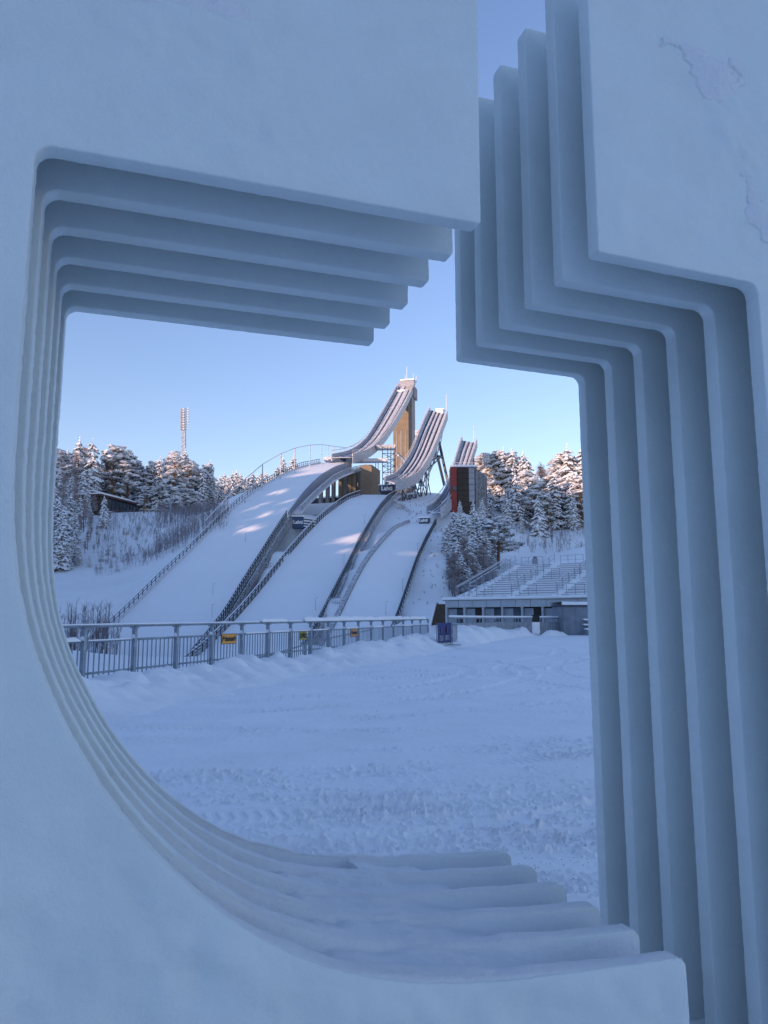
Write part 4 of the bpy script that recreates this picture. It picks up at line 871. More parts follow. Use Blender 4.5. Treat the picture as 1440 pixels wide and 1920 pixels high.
def birch(seed, spread=.16, n0=16):
    rnd = random.Random(seed); H = 10.0; mb = MB(); tb = MB()
    pts = [Vector((0, 0, -.6))]; p = Vector((0, 0, 0))
    for i in range(7): p = p + Vector((rnd.uniform(-.12, .12), rnd.uniform(-.12, .12), H / 7)); pts.append(p.copy())
    for i in range(7): tb.bar(pts[i], pts[i + 1], .12 * (1 - i / 7.5), 5, 0, .12 * (1 - (i + 1) / 7.5))
    for k in range(n0 * 3):
        f = rnd.uniform(.18, .97); b = Vector((pts[1] + (pts[-1] - pts[1]) * f)); a = rnd.random() * 6.28; L_ = H * spread * (1 - f * .65) * rnd.uniform(.6, 1.3)
        d = Vector((math.cos(a), math.sin(a), 1.1)).normalized(); e = b + d * L_; mb.bar(b, e, .035, 3, 0, .015)
        for t in range(9):
            q = rnd.uniform(.25, 1); s = b + (e - b) * q; dd = Vector((rnd.gauss(0, .6), rnd.gauss(0, .6), rnd.uniform(-.1, .8))).normalized(); e2 = s + dd * rnd.uniform(.3, .8); mb.bar(s, e2, .022, 3, 0, .012)
            for _ in range(3): e3 = s + (e2 - s) * rnd.random(); mb.bar(e3, e3 + Vector((rnd.gauss(0, .2), rnd.gauss(0, .2), rnd.uniform(-.25, .3))), .016, 3, 0, .009)
    return tmpmesh(mb, M['twig']), tmpmesh(tb, M['bark']), H
def sapling(seed):
    rnd = random.Random(seed); mb = MB(); tb = MB(); H = 10.0
    for k in range(5):
        a = rnd.random() * 6.28; r_ = rnd.uniform(0, 1.6); p = Vector((math.cos(a) * r_, math.sin(a) * r_, -.5)); h = H * rnd.uniform(.55, 1); e = p + Vector((rnd.gauss(0, .5), rnd.gauss(0, .5), h)); (tb if k == 0 else mb).bar(p, e, .07, 4, 0, .02)
        for j in range(22):
            b = p + (e - p) * rnd.uniform(.25, .97); dd = Vector((rnd.gauss(0, .35), rnd.gauss(0, .35), rnd.uniform(.7, 1.6))); mb.bar(b, b + dd, .03, 3, 0, .012); mb.bar(b + dd * .5, b + dd * .5 + Vector((rnd.gauss(0, .3), rnd.gauss(0, .3), .5)), .022, 3, 0, .01)
    return tmpmesh(mb, M['twigd']), tmpmesh(tb, M['bark']), H
SAP = [sapling(s_) for s_ in (61, 62, 63)]
SPR = [spruce(s, 1.0, sn, sl_) for s, sn, sl_ in ((1, 1, .18), (2, 1.1, .165), (3, 1.05, .21), (4, 1.1, .23), (5, 1.0, .19))]
SPS = [spruce(11, .9, 1.5, .27), spruce(12, .9, 1.45, .25)]
PIN = [pine(s, b, w_, sn) for s, b, w_, sn in ((21, .42, .2, .9), (22, .35, .22, 1), (23, .5, .19, .9), (24, .3, .18, 1.1))]
PNS = [pine(s, b, w_, 1.6) for s, b, w_ in ((27, .12, .19), (28, .2, .21), (29, .1, .17))]
BIR = [birch(s) for s in (31, 32, 33)]
def plant(kind, proto, x, ytop, d, label, group=None, wide=1.0, cat='tree', base=None):
    X = (x - 720) / F * d * 1.0; X = W(x, ytop, d)[0]; zt = W(x, ytop, d)[2]; zb = float(ztri(X, d)) if base is None else base; h = max(1.2, zt - zb)
    crown, trunk, H = proto; s = h / H; sw = s * wide
    t = thing(kind, label, cat, (X, d, zb), group); t.rotation_euler = (0, 0, random.random() * 6.28); t.scale = (sw, sw, s)
    for nm, me in (('crown', crown), ('trunk', trunk)): o = bpy.data.objects.new(nm, me); C.objects.link(o); o.parent = t
    return t
rc = random.choice
SN = 'snow-laden '
# left skyline, front rank (pixel column, top row, distance)
for x, y, d, k in [(104, 838, 215, 'p'), (117, 842, 222, 'p'), (128, 840, 226, 's'), (150, 820, 218, 's'), (163, 838, 226, 'b'), (174, 822, 216, 's'), (140, 850, 214, 'b'), (203, 842, 224, 'p'), (214, 834, 222, 'p'), (228, 838, 226, 'p'), (243, 846, 223, 'p'),
                (262, 864, 232, 'p'), (276, 872, 236, 's'), (286, 866, 228, 'p'), (301, 857, 226, 's'), (316, 858, 230, 'p'), (330, 844, 222, 'p'), (348, 842, 226, 's'), (357, 862, 224, 'p'), (368, 872, 228, 'p'), (380, 876, 226, 's'), (390, 892, 240, 'p')]:
    pr = {'p': rc(PIN + PNS), 's': rc(SPR), 'b': rc(BIR)}[k]; nm = {'p': 'pine_tree', 's': 'spruce_tree', 'b': 'birch_tree'}[k]
    lb = {'p': 'snow-laden pine on the left skyline above the crest', 's': 'snow-laden spruce on the left skyline above the crest', 'b': 'frosted bare birch on the left skyline above the crest'}[k]
    plant(nm, pr, x, y, d, lb, 'trees on the left skyline', 1.25 if k == 'p' else 1.1)
for x in range(96, 404, 8):
    y = 868 + random.uniform(-6, 18); d = random.uniform(238, 262); k = random.random()
    plant('pine_tree' if k < .6 else 'spruce_tree', rc(PIN) if k < .6 else rc(SPR), x + random.uniform(-4, 4), y, d, ('pine' if k < .6 else 'spruce') + ' in the second rank of the left forest behind the crest', 'second rank of the left forest', 1.2)
# small rank running off behind the widest slope
for x, y in [(398, 896), (406, 900), (413, 890), (421, 886), (428, 892), (436, 884), (444, 881), (451, 886), (458, 892), (466, 889), (474, 884), (483, 888), (491, 884), (499, 882), (507, 890), (514, 886)]:
    plant('spruce_tree', rc(SPR), x, y, random.uniform(268, 300), 'small sunlit snowy spruce on the skyline beyond the widest slope', 'far spruces beyond the widest slope', 1.15)
plant('spruce_tree', SPR[0], 531, 855, 262, 'left one of two sunlit spruces rising above the top of the widest slope', None, 1.15); plant('spruce_tree', SPR[1], 551.5, 853, 262, 'right one of two sunlit spruces rising above the top of the widest slope', None, 1.3)
plant('spruce_tree', SPR[2], 521, 872, 270, 'short sunlit spruce left of the skyline pair above the widest slope', None, 1.2); plant('spruce_tree', SPR[3], 540, 872, 272, 'short sunlit spruce between the skyline pair above the widest slope', None, 1.2)
# hillside trees, left
plant('spruce_tree', SPS[1], 196, 928, 186, 'single small spruce standing before the dark hillside building', None, 1.0)
plant('pine_tree', PIN[3], 272, 912, 206, 'low snowy pine at the right end of the hillside building', None, 1.5)
for x, y, d in [(103, 905, 168), (112, 935, 160), (124, 955, 158), (133, 925, 172), (118, 975, 154), (142, 960, 168), (152, 930, 186), (165, 915, 196), (108, 990, 153), (170, 950, 190), (140, 1005, 158), (150, 1025, 157), (128, 1018, 154), (158, 880, 206), (180, 905, 208), (135, 890, 200), (112, 880, 196)]:
    plant('spruce_tree', rc(SPR), x, y, d, 'dark snowy spruce in the thick stand at the left end of the hillside', 'spruces of the left hillside stand', 1.2)
for x, y, d in [(104, 900, 175), (122, 890, 185), (145, 900, 190), (160, 935, 182), (172, 960, 178), (150, 965, 170), (182, 985, 175), (166, 990, 168)]:
    plant('birch_tree', rc(BIR), x, y, d, 'frosted bare birch in the left hillside stand', 'birches of the left hillside stand', 1.3)
for x, y, d, lab in [(191, 1030, 160, 'small bushy spruce midway on the left slope'), (190, 1058, 154, 'squat young spruce at the foot of the left slope'), (219, 1056, 152, 'young spruce at the foot of the left slope, nearest the wide ski slope'), (233, 988, 180, 'small bushy spruce below the hillside building'), (282, 1026, 162, 'slim young spruce among the twig thickets'), (203, 1022, 165, 'pointed young spruce above the squat one on the left slope'),
                  (168, 1040, 156, 'low young spruce at the edge of the left stand'), (278, 985, 188, 'tiny spruce on the open snow below the crest'), (247, 1000, 178, 'tiny spruce right of the bushy one below the building')]:
    plant('spruce_tree', rc(SPS), x, y, d, lab, None, 1.15)
for x, y, d in [(150, 975, 180), (163, 940, 190), (176, 930, 196), (188, 958, 190), (200, 985, 182), (172, 985, 176), (185, 1010, 170), (160, 1015, 165), (206, 960, 192), (214, 990, 182), (196, 1000, 176), (176, 1020, 166), (150, 1035, 158)]:
    plant('birch_tree', rc(BIR), x, y, d, 'frosted young birch on the left slope below the hillside building', 'young birches of the left slope', 1.7)
for x, y, d in [(240, 1000, 180), (255, 1010, 176), (262, 985, 184), (215, 1035, 164), (230, 1048, 160), (250, 1040, 165), (270, 1046, 162), (208, 1062, 155), (290, 1050, 160), (300, 1010, 175), (180, 1066, 154)]:
    plant('spruce_tree', rc(SPS), x, y, d, 'knee-high snowed-under spruce seedling on the open left slope', 'spruce seedlings of the left slope', 1.5)
# right forest
for x, y, d, k in [(893, 858, 206, 'p'), (903, 847, 200, 'p'), (915, 850, 196, 'p'), (927, 843, 196, 'p'), (944, 840, 194, 's'), (936, 848, 202, 'p'), (953, 846, 200, 'p'), (960, 842, 194, 's'), (972, 860, 196, 's'), (981, 845, 190, 's'), (990, 858, 190, 's'), (1003, 885, 196, 's'), (1015, 872, 196, 'b'), (1024, 880, 192, 'b'), (1034, 892, 190, 'b'), (1063, 833, 184, 's'), (1052, 850, 188, 'p'), (1075, 856, 186, 'p'), (1095, 828, 184, 's'), (1108, 840, 184, 's'), (1125, 850, 186, 'p'), (1140, 840, 186, 's')]:
    pr = {'p': rc(PNS), 's': rc(SPR), 'b': rc(BIR)}[k]; nm = {'p': 'pine_tree', 's': 'spruce_tree', 'b': 'birch_tree'}[k]
    lb = {'p': 'snow-covered pine with a sunlit top on the right skyline', 's': 'snow-covered spruce with a sunlit top on the right skyline', 'b': 'pink frosted birch in the dip of the right skyline'}[k]
    plant(nm, pr, x, y, d, lb, 'trees on the right skyline', {'p': 1.45, 's': 1.2, 'b': 1.5}[k])
for k in range(40):
    x = random.uniform(905, 1150); d = random.uniform(172, 186); y = random.uniform(880, 930); pr, nm = (rc(SPR), 'spruce_tree') if random.random() < .6 else (rc(PIN), 'pine_tree')
    plant(nm, pr, x, y, d, 'shaded snowy ' + nm.split('_')[0] + ' in the depth of the right forest', 'trees in the depth of the right forest', 1.25)
for x, y, d, lab in [(862, 938, 150, 'shaded spruce before the foot of the red tower, leftmost of three'), (887, 938, 150, 'shaded spruce before the foot of the red tower, middle of three'), (904, 934, 152, 'shaded spruce before the foot of the red tower, rightmost of three'), (1008, 928, 160, 'broad spruce with heavy snow and a sunlit tip in the right forest'), (950, 930, 168, 'tall narrow spruce left of the broad snowy one'), (978, 968, 160, 'small spruce between two taller ones at the right forest edge'), (1068, 1000, 156, 'tiny lone spruce on the open snow at the right'), (1075, 930, 170, 'dark narrow spruce at the right end of the forest edge')]:
    plant('spruce_tree', rc(SPS) if 'broad' in lab or 'tiny' in lab else rc(SPR), x, y, d, lab, None, 1.1)
for x, y, d, k in [(850, 958, 138, 's'), (858, 972, 132, 's'), (870, 962, 134, 's'), (880, 975, 128, 's'), (893, 960, 136, 's'), (905, 965, 132, 's'), (915, 975, 134, 's'), (845, 1000, 126, 's'), (857, 1010, 120, 's'), (868, 1000, 122, 'b'), (880, 1010, 120, 's'), (892, 1000, 124, 's'), (903, 1015, 122, 'b'), (912, 1000, 128, 's'), (850, 1035, 117, 'b'), (866, 1040, 116, 's'), (885, 1045, 116, 'b'), (876, 1030, 118, 'b'), (897, 1055, 118, 's'), (842, 1045, 118, 'b'), (908, 1050, 120, 'b'), (925, 1040, 126, 's'), (838, 985, 132, 's'), (845, 975, 136, 's'), (873, 985, 128, 's'), (887, 988, 128, 's'), (900, 990, 128, 's'), (920, 1000, 130, 'b'), (862, 1055, 115, 'b'), (848, 1060, 115, 'b'), (880, 1062, 115, 's'), (893, 1075, 116, 'b'), (915, 1062, 122, 'b')]:
    pr, nm = (rc(SPR), 'spruce_tree') if k == 's' else (rc(BIR), 'birch_tree')
    plant(nm, pr, x, y, d, {'s': 'frosted spruce in the grove below the red tower', 'b': 'frosted bare birch in the grove below the red tower'}[k], 'trees of the grove below the red tower', 1.6 if k == 's' else 2.0)
plant('pine_tree', PIN[1], 932, 968, 131, 'spreading snowy pine on a dark trunk at the right edge of the grove', None, 1.9)
for x, y, d in [(1022, 1000, 152), (1035, 985, 156), (1050, 990, 158), (1046, 1003, 152), (1096, 990, 160), (990, 1000, 152)]:
    plant('birch_shrub', rc(SAP), x, y, d, 'bare frosted shrub on the open snow below the right forest', 'shrubs below the right forest', 1.4, 'shrub')
# bare bushes near the foot of the widest slope
for x, y, d in [(128, 1130, 104), (137, 1112, 106), (146, 1135, 103), (160, 1128, 105), (168, 1122, 103), (177, 1118, 106), (187, 1125, 104), (196, 1120, 105), (205, 1122, 103), (213, 1135, 104), (152, 1140, 101), (120, 1145, 100)]:
    plant('bare_shrub', rc(SAP), x, y, d, 'thin bare shrub in the hollow behind the left end of the fence', 'bare shrubs in the hollow', .8, 'shrub')
def thicket(name, region, n, d0, d1, label, hh=(2, 4)):
    mb = MB(); rnd = random.Random(len(label))
    poly = region
    for _ in range(n):
        x0, x1, y0, y1 = poly; x = rnd.uniform(x0, x1); f = rnd.random(); d = d0 + (d1 - d0) * f; X = (x - 720) / F * d; z = float(ztri(X, d))
        px, py = proj((X, d, z))
        if py < y0 or py > y1: continue
        h = rnd.uniform(*hh); b = Vector((X, d, z - .2)); e = b + Vector((rnd.gauss(0, .25), rnd.gauss(0, .25), h)); mb.bar(b, e, .03, 3, 0, .012)
        for k in range(5): q = b + (e - b) * rnd.uniform(.3, .95); mb.bar(q, q + Vector((rnd.gauss(0, .35), rnd.gauss(0, .35), rnd.uniform(.3, .9))), .022, 3, 0, .01)
    o = mb.build(name, M['twigd']); tag(o, label, 'thicket', kind='stuff')
thicket('thicket', (290, 425, 960, 1075), 1150, 150, 215, 'purple-brown twig thicket on the slope beside the widest ski slope', (2, 4.5))
thicket('thicket', (180, 300, 965, 1085), 420, 150, 205, 'thin twig thicket scattered over the left slope', (1.0, 2.6))
thicket('thicket', (840, 930, 1040, 1130), 420, 110, 135, 'frosted undergrowth at the foot of the grove', (1.2, 3))
thicket('thicket', (930, 1110, 985, 1040), 260, 140, 178, 'sparse undergrowth below the right forest', (.8, 2))
# tiny weeds on the open snow
mb = MB(); rnd = random.Random(5)
for _ in range(160):
    x = rnd.uniform(740, 850); y = rnd.uniform(930, 1130); d = rnd.uniform(112, 180); X = (x - 720) / F * d; z = float(ztri(X, d)); px, py = proj((X, d, z))
    if any(np.interp(d, h.L[:, 1], h.L[:, 0]) - .5 < X < np.interp(d, h.R[:, 1], h.R[:, 0]) + .5 and d < h.L[-1, 1] for h in HILLS): continue
    for k in range(4): mb.bar((X, d, z), (X + rnd.gauss(0, .14), d, z + rnd.uniform(.15, .5)), .018, 3)
o = mb.build('weeds', M['twigd']); tag(o, 'dry weeds poking through the snow between the small slopes', 'weeds', kind='stuff')

# ------------------------------------------------------------------ unseen tree screen added on the sun side to shade the view
gaps = []  # openings left along the sun rays to throw sun patches on the slopes
def gap(h, x, y, wpx, hpx, ex_=-.12):
    P = hill_point(h, x, y); sc = P[1] / F; s = (ridge_s - (P[0] * SH[0] + P[1] * SH[1])) / math.cos(el); Q = P + np.array(LS) * s
    gaps.append((Q[0] * TT[0] + Q[1] * TT[1], Q[2], wpx * sc * .5 * .85 + ex_, hpx * sc * .5 + .25 + ex_))
for x, y, w_, h_ in [(600, 879, 60, 7), (560, 889, 50, 4), (520, 922, 50, 5), (488, 945, 26, 8), (535, 941, 36, 3), (500, 962, 40, 3), (478, 987, 50, 7), (450, 993, 25, 4), (506, 1004, 18, 3), (488, 1028, 14, 6)]: gap(A, x, y, w_, h_)
for x, y, w_, h_ in [(648, 1042, 46, 6), (645, 1052, 50, 8), (660, 1015, 30, 4), (672, 1001, 18, 3)]: gap(B, x, y, w_, h_, .45)
for x, y, w_, h_ in [(762, 1046, 30, 12), (752, 1074, 38, 14)]: gap(Cc, x, y, w_, h_, .6)
GA = np.array(gaps)
n = 110000; tq = rng.uniform(-330, 110, n); top_ = Hf(tq) + 2.2 * fbm(tq / 9, 0 * tq, 41, 3) * 2 + 1.5 * np.abs(vnoise(tq / 2.2, 0 * tq, 43)) * 2
zq = top_ - .6 - 26 * rng.random(n) ** 1.1; sq = ridge_s + rng.uniform(-1.5, 1.5, n)
ok = np.ones(n, bool)
for t0, z0_, a_, b_ in GA: ok &= (((tq - t0) / (a_ + .8)) ** 2 + ((zq - z0_) / (b_ + .95)) ** 2) > 1
tq, zq, sq = tq[ok], zq[ok], sq[ok]; n = len(tq); cx = SH[0] * sq + TT[0] * tq; cy = SH[1] * sq + TT[1] * tq; c0 = np.stack([cx, cy, zq], -1)
V = (c0[:, None] + rng.normal(0, .95, (n, 3, 3))).reshape(-1, 3)
me = bpy.data.meshes.new('shade_forest'); me.vertices.add(3 * n); me.vertices.foreach_set('co', V.ravel()); me.loops.add(3 * n); me.loops.foreach_set('vertex_index', np.arange(3 * n, dtype=np.int32)); me.polygons.add(n); me.polygons.foreach_set('loop_start', np.arange(0, 3 * n, 3, dtype=np.int32)); me.update(calc_edges=True)
me.materials.append(M['needle']); o = bpy.data.objects.new('shade_forest', me); C.objects.link(o); tag(o, 'unseen forest screen added to block the low sun, with gaps for sun patches', 'forest', kind='stuff')

# ------------------------------------------------------------------ the carved snow sculpture
PHI = R(18.65); D_ = np.array([-math.sin(PHI), math.cos(PHI)]); U_ = np.array([math.cos(PHI), math.sin(PHI)]); Q0, PITCH, THK = 2.05, .221, .062
def sp(u_, w_, z): return np.array([U_[0] * u_ + D_[0] * (Q0 + w_), U_[1] * u_ + D_[1] * (Q0 + w_), z])
def rounded(poly):
    """poly: (x, y, radius); returns points every ~1.2 cm"""
    pts = []; n = len(poly)
    for i in range(n):
        p = np.array(poly[i][:2], float); r = poly[i][2]
        if r <= 0: pts.append(p); continue
        a = np.array(poly[i - 1][:2], float) - p; b = np.array(poly[(i + 1) % n][:2], float) - p; a /= np.linalg.norm(a); b /= np.linalg.norm(b)
        ang = math.acos(max(-1, min(1, a @ b))); t = r / math.tan(ang / 2); c = p + (a + b) / np.linalg.norm(a + b) * (r / math.sin(ang / 2)); s0 = p + a * t - c; s1 = p + b * t - c
        a0 = math.atan2(s0[1], s0[0]); a1 = math.atan2(s1[1], s1[0]); da = (a1 - a0 + math.pi) % (2 * math.pi) - math.pi; m = max(2, int(abs(da) * r / .006))
        for k in range(m + 1): q = a0 + da * k / m; pts.append(c + r * np.array([math.cos(q), math.sin(q)]))
    out = []; n = len(pts)
    for i in range(n):
        a, b = pts[i], pts[(i + 1) % n]; L_ = np.linalg.norm(b - a); m = max(1, int(L_ / .012))
        for k in range(m): out.append(a + (b - a) * k / m)
    return np.array(out)
CURVE = [(-.280, 2.25), (-.281, 2.0), (-.273, 1.83), (-.252, 1.68), (-.220, 1.56), (-.175, 1.44), (-.108, 1.31), (-.028, 1.18), (.072, 1.05), (.20, .92), (.32, .825), (.44, .752), (.58, .69), (.75, .640), (1.0, .606), (1.3, .596)]
ct = np.array(CURVE); tt_ = np.r_[0, np.cumsum(np.linalg.norm(np.diff(ct, axis=0), axis=1))]; qs = np.linspace(0, tt_[-1], 60)
cs = np.stack([np.interp(qs, tt_, ct[:, 0]), np.interp(qs, tt_, ct[:, 1])], -1)
for _ in range(4): cs[1:-1] = (cs[:-2] + 2 * cs[1:-1] + cs[2:]) / 4
UND, SHF, TOP = 2.842, 2.806, 4.01
LEFT = [(-1.6, TOP, .02), (1.018, TOP, .03), (1.018, UND, .012), (-.276, UND, .045)] + [(a, b, 0) for a, b in cs] + [(1.655, .588, .035), (1.675, -.35, .01), (-1.6, -.35, .01)]
RIGHT = [(1.449, TOP, .02), (3.2, TOP, .02), (3.2, -.35, .01), (2.135, -.35, .01), (2.12, SHF, .045), (1.449, SHF + .012, .012)]
def slab(poly, w0, parent, seed, name, jit=.0013, bev=.0055):
    P = rounded(poly); 
    area = .5 * np.sum(P[:, 0] * np.roll(P[:, 1], -1) - np.roll(P[:, 0], -1) * P[:, 1])
    if area < 0: P = P[::-1]
    d = np.roll(P, -1, 0) - np.roll(P, 1, 0); d /= np.linalg.norm(d, axis=1)[:, None]; N = np.stack([d[:, 1], -d[:, 0]], -1)      # outward
    s = np.arange(len(P)) * .012; rs = np.random.default_rng(seed)
    jit = jit * np.where(P[:, 1] > 2.5, .5, .8); j = jit * (rs.normal(0, .55, len(P)) + 2.0 * np.maximum(0, vnoise(s / .03, 0 * s, seed))) + .0012 * fbm(s / .35, 0 * s, seed + 3, 3)
    P = P + N * j[:, None]
    rings = [(-bev, 0), (-bev * .3, bev * .22), (0, bev * .9), (0, THK * .5), (0, THK - bev * .9), (-bev * .3, THK - bev * .22), (-bev, THK)]
    V = []
    for k, (o_, w_) in enumerate(rings):
        jj = rs.normal(0, 1, len(P)) * jit * .45 if 1 < k < 6 else 0 * s
        Q = P + N * (o_ + jj)[:, None]
        V.append(np.stack([U_[0] * Q[:, 0] + D_[0] * (Q0 + w0 + w_), U_[1] * Q[:, 0] + D_[1] * (Q0 + w0 + w_), Q[:, 1]], -1))
    n = len(P); V = np.concatenate(V); R0 = P - N * bev; step = .022 if seed in (300, 320) else .09
    gxs = np.arange(R0[:, 0].min(), R0[:, 0].max(), step); gys = np.arange(R0[:, 1].min(), R0[:, 1].max(), step); ax_, ay_ = np.meshgrid(gxs, gys); q = np.stack([ax_.ravel(), ay_.ravel()], -1)
    if seed in (300, 320): q = q[(q[:, 0] > -1.25) & (q[:, 0] < 2.9) & (q[:, 1] > -.1) & (q[:, 1] < 3.9)]
    ins = np.zeros(len(q), bool); near = np.full(len(q), 9.)
    x0_, y0_ = R0[:, 0], R0[:, 1]; x1_, y1_ = np.roll(x0_, -1), np.roll(y0_, -1)
    for i in range(n):
        if (y0_[i] > q[:, 1]).any() or True:
            c_ = (y0_[i] > q[:, 1]) != (y1_[i] > q[:, 1])
            if c_.any(): xi = x0_[i] + (q[:, 1] - y0_[i]) / ((y1_[i] - y0_[i]) or 1e-9) * (x1_[i] - x0_[i]); ins ^= c_ & (q[:, 0] < xi)
        near = np.minimum(near, (q[:, 0] - x0_[i]) ** 2 + (q[:, 1] - y0_[i]) ** 2)
    q = q[ins & (near > (step * .55) ** 2)]
    res = geometry.delaunay_2d_cdt([Vector(p) for p in R0] + [Vector(p) for p in q], [(i, (i + 1) % n) for i in range(n)], [], 1, 1e-7)
    base_ = len(V); cv = np.array([(p[0], p[1]) for p in res[0]]); orig = res[3]
    dsp = np.zeros(len(cv)); e2 = np.clip(np.array([min((R0[:, 0] - p[0]) ** 2 + (R0[:, 1] - p[1]) ** 2) for p in cv]) ** .5 / .08, 0, 1)
    if seed in (300, 320):
        X_, Y_ = cv[:, 0], cv[:, 1]; m1 = np.clip(fbm(X_ / .55, Y_ / .55, 401, 2) * 3 - .25, 0, 1); m2 = np.clip((1.3 - Y_) / .5, 0, 1)
        dsp = .010 * fbm(X_ / .5, Y_ / .5, 402, 2) + m1 * .018 * np.abs(fbm(X_ / .14, Y_ / .11, 403, 4)) + m2 * .05 * fbm(X_ / .16, Y_ / .2, 404, 4) + .03 * np.clip(fbm(X_ / .30, Y_ / .26, 406, 3) * 3 - 1.1 + 2.0 * np.exp(-((X_ - .12) / .35) ** 2 - ((Y_ - 3.25) / .16) ** 2) + 2.0 * np.exp(-((X_ - 2.15) / .22) ** 2 - ((Y_ - 3.5) / .35) ** 2), 0, 1) * (.35 + np.abs(fbm(X_ / .07, Y_ / .07, 407, 3))) + .002 * fbm(X_ / .06, Y_ / .06, 405, 2)
    C_ = lambda w_: np.stack([U_[0] * cv[:, 0] + D_[0] * (Q0 + w0 + w_ - dsp * e2), U_[1] * cv[:, 0] + D_[1] * (Q0 + w0 + w_ - dsp * e2), cv[:, 1]], -1)
    V = np.concatenate([V, C_(0.0), C_(THK)]); mp0 = {}; mp1 = {}
    for i, o_ in enumerate(orig):
        for k_ in o_:
            if k_ < n: mp0[i] = k_; mp1[i] = 6 * n + k_
    f0 = lambda i: mp0.get(i, base_ + i); f1 = lambda i: mp1.get(i, base_ + len(cv) + i)
    fs = [tuple(f0(i) for i in t)[::-1] for t in res[2]] + [tuple(f1(i) for i in t) for t in res[2]]
    for k in range(6): fs += [(k * n + i, k * n + (i + 1) % n, (k + 1) * n + (i + 1) % n, (k + 1) * n + i) for i in range(n)]
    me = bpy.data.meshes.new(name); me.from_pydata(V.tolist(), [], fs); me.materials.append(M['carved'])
    bm = bmesh.new(); bm.from_mesh(me); bmesh.ops.recalc_face_normals(bm, faces=bm.faces); bm.to_mesh(me); bm.free()
    me.polygons.foreach_set('use_smooth', [True] * len(me.polygons))
    bm = bmesh.new(); bm.from_mesh(me); bmesh.ops.delete(bm, geom=[v for v in bm.verts if not v.link_faces], context='VERTS'); bm.to_mesh(me); bm.free()
    return link(name, me, parent)
SCU = thing('snow_sculpture', 'large carved white sculpture of six stepped parallel plates framing the view', 'sculpture', tuple(sp(0, 0, 0)))
for k in range(6):
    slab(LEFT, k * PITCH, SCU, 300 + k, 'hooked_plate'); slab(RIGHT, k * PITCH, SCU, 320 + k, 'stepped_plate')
# snow lodged on the lower arm
nu, nw = 260, 170; uu = np.linspace(.02, 1.648, nu); wv = np.linspace(.006, 5 * PITCH + THK - .006, nw); UU, WV = np.meshgrid(uu, wv, indexing='ij')
zc = np.interp(UU, cs[:, 0], cs[:, 1], right=np.nan); zc = np.where(UU > 1.3, .596 - (UU - 1.3) * .022, np.interp(UU, cs[14:, 0], cs[14:, 1]))
ph = (WV + .0) % PITCH; onslab = np.clip(1 - np.maximum(ph - THK, 0) / .018, 0, 1) + np.clip(1 - (PITCH - ph) / .018, 0, 1); onslab = np.clip(onslab, 0, 1); onslab = np.where(WV < 0, 1, onslab)
wj = WV / PITCH
fill = np.interp(UU, [.0, .2, .42, .60, .95, 1.15, 1.3, 1.42, 1.69], [-.20, -.16, -.10, -.01, .012, -.01, -.07, -.13, -.14]) + .045 * fbm(UU / .28, WV / .2, 91, 3)
fill = fill - .05 * np.clip((wj - 4) / 1, 0, 1) * (UU < .9)
capz = np.interp(UU, [0, .15, .5, .9, 1.25, 1.4, 1.6, 1.63, 1.648], [-.006, .0, .012, .022, .014, .007, .006, -.004, -.03]) * (1 + .6 * fbm(UU / .12, WV / .09, 93, 3)) + .006 * fbm(UU / .05, WV / .05, 95, 2) * np.clip(1.5 - UU, .2, 1)
capz = capz - .012 * (np.abs(ph - THK / 2) / (THK / 2)).clip(0, 1) ** 3 * (UU > 1.0)
ZD = zc + np.where(onslab > .5, 0, 0) + capz * onslab + (np.minimum(fill, .05) + .008 * fbm(UU / .06, WV / .06, 97, 3)) * (1 - onslab)
ed = np.minimum(WV - .006, 5 * PITCH + THK - .006 - WV); ZD = np.where(ed < 1e-4, zc - .003, np.where(ed < .015, zc + (ZD - zc) * .7, ZD))
DX = U_[0] * UU + D_[0] * (Q0 + WV); DY = U_[1] * UU + D_[1] * (Q0 + WV)
o = heightmesh('snow_drift', DX, DY, ZD, M['drift'], kind='stuff'); tag(o, 'soft snow lodged between the plates on the lower arm of the sculpture', 'snow')
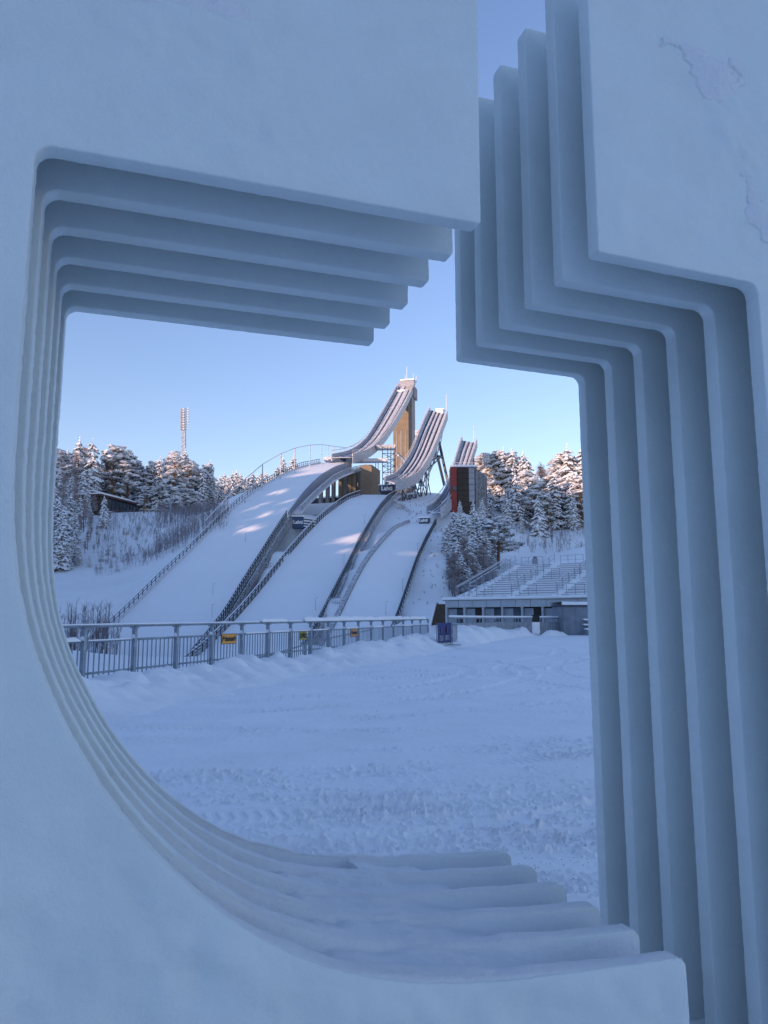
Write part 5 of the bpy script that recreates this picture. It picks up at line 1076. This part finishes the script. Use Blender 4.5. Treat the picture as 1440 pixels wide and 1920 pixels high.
# snow stuck to the front faces
mb = MB()
for u0_, u1_, z0_, z1_, sd_ in [(-.28, .72, 3.16, 3.60, 1), (1.60, 2.42, 2.92, 3.75, 2)]:
    un = int((u1_ - u0_) / .0055); zn = int((z1_ - z0_) / .0055); ug, zg_ = np.meshgrid(np.linspace(u0_, u1_, un), np.linspace(z0_, z1_, zn), indexing='ij')
    if sd_ == 1: bias = 1.3 * np.exp(-((zg_ - 3.40) / .10) ** 2 - ((ug - .15) / .38) ** 2)
    else: bias = 1.2 * np.exp(-((ug - (2.08 + .35 * (3.3 - zg_))) / .07) ** 2) + .7 * np.exp(-((zg_ - 3.6) / .08) ** 2)
    e_ = np.minimum(np.minimum(ug - u0_, u1_ - ug), np.minimum(zg_ - z0_, z1_ - zg_)) / .06
    mk = bias + 1.5 * fbm(ug / .11, zg_ / .09, 500 + sd_, 5) - .95 - 1.5 * np.clip(1 - e_, 0, 1)
    hh = np.where(mk > 0, .0004 + .009 * np.minimum(mk, 1) * (.5 + np.abs(fbm(ug / .035, zg_ / .03, 510 + sd_, 3))), -.0045 + np.maximum(mk, -.3) * .02)
    ds = .010 * fbm(ug / .5, zg_ / .5, 402, 2) + .004
    mb.grid(np.stack([U_[0] * ug + D_[0] * (Q0 - ds - hh), U_[1] * ug + D_[1] * (Q0 - ds - hh), zg_], -1))
o = mb.build('stuck_snow', M['drift'], None, True); tag(o, 'rough patches of snow stuck to the front faces of the sculpture', 'snow', kind='stuff')
# grit on the plaza
mb = MB(); rnd = random.Random(9)
for _ in range(900):
    if rnd.random() < .7: x, y = rnd.gauss(1.5, .55), rnd.gauss(4.9, .8)
    else: x, y = rnd.uniform(-4, 5), rnd.uniform(4, 16)
    if fence_side(x, y) < .8: continue
    r_ = rnd.uniform(.0015, .0045); z = .02; mb.add([(x - r_, y, z), (x + r_, y - r_ * .5, z), (x, y + r_, z), (x, y, z + r_ * 1.6)], [(0, 1, 3), (1, 2, 3), (2, 0, 3)])
o = mb.build('grit', M['grit']); tag(o, 'dark specks of grit scattered over the packed snow', 'grit', kind='stuff')
mb = MB()
for _ in range(110):
    d = rnd.uniform(5, 22); x = rnd.gauss(0, .35) * d; 
    if fence_side(x, d) < .6: continue
    r_ = rnd.uniform(.01, .028); snowlump(mb, (x, d, float(plaza_z(x, d)) + .004), r_, rnd, 0, .8)
o = mb.build('snow_crumbs', M['tsnow']); tag(o, 'loose crumbs of snow on the packed plaza', 'snow crumbs', kind='stuff')

# ------------------------------------------------------------------ say which tree is which on the two skylines
ORD = 'leftmost second third fourth fifth sixth seventh eighth ninth tenth eleventh twelfth thirteenth fourteenth fifteenth'.split()
for g_ in ('trees on the left skyline', 'trees on the right skyline', 'far spruces beyond the widest slope', 'bare shrubs in the hollow'):
    for kd in ('pine', 'spruce', 'birch', 'shrub'):
        L_ = sorted([o for o in C.objects if o.parent is None and o.get('group') == g_ and kd in o.name], key=lambda o: o.location.x / o.location.y)
        for k, o in enumerate(L_):
            if k >= len(ORD) or len(L_) == 1: continue
            o['label'] = ('leftmost ' if k == 0 else ORD[k] + ' from the left, ') + o['label']
            w_ = o['label'].split()
            if len(w_) > 16: o['label'] = ' '.join(w_[:16])
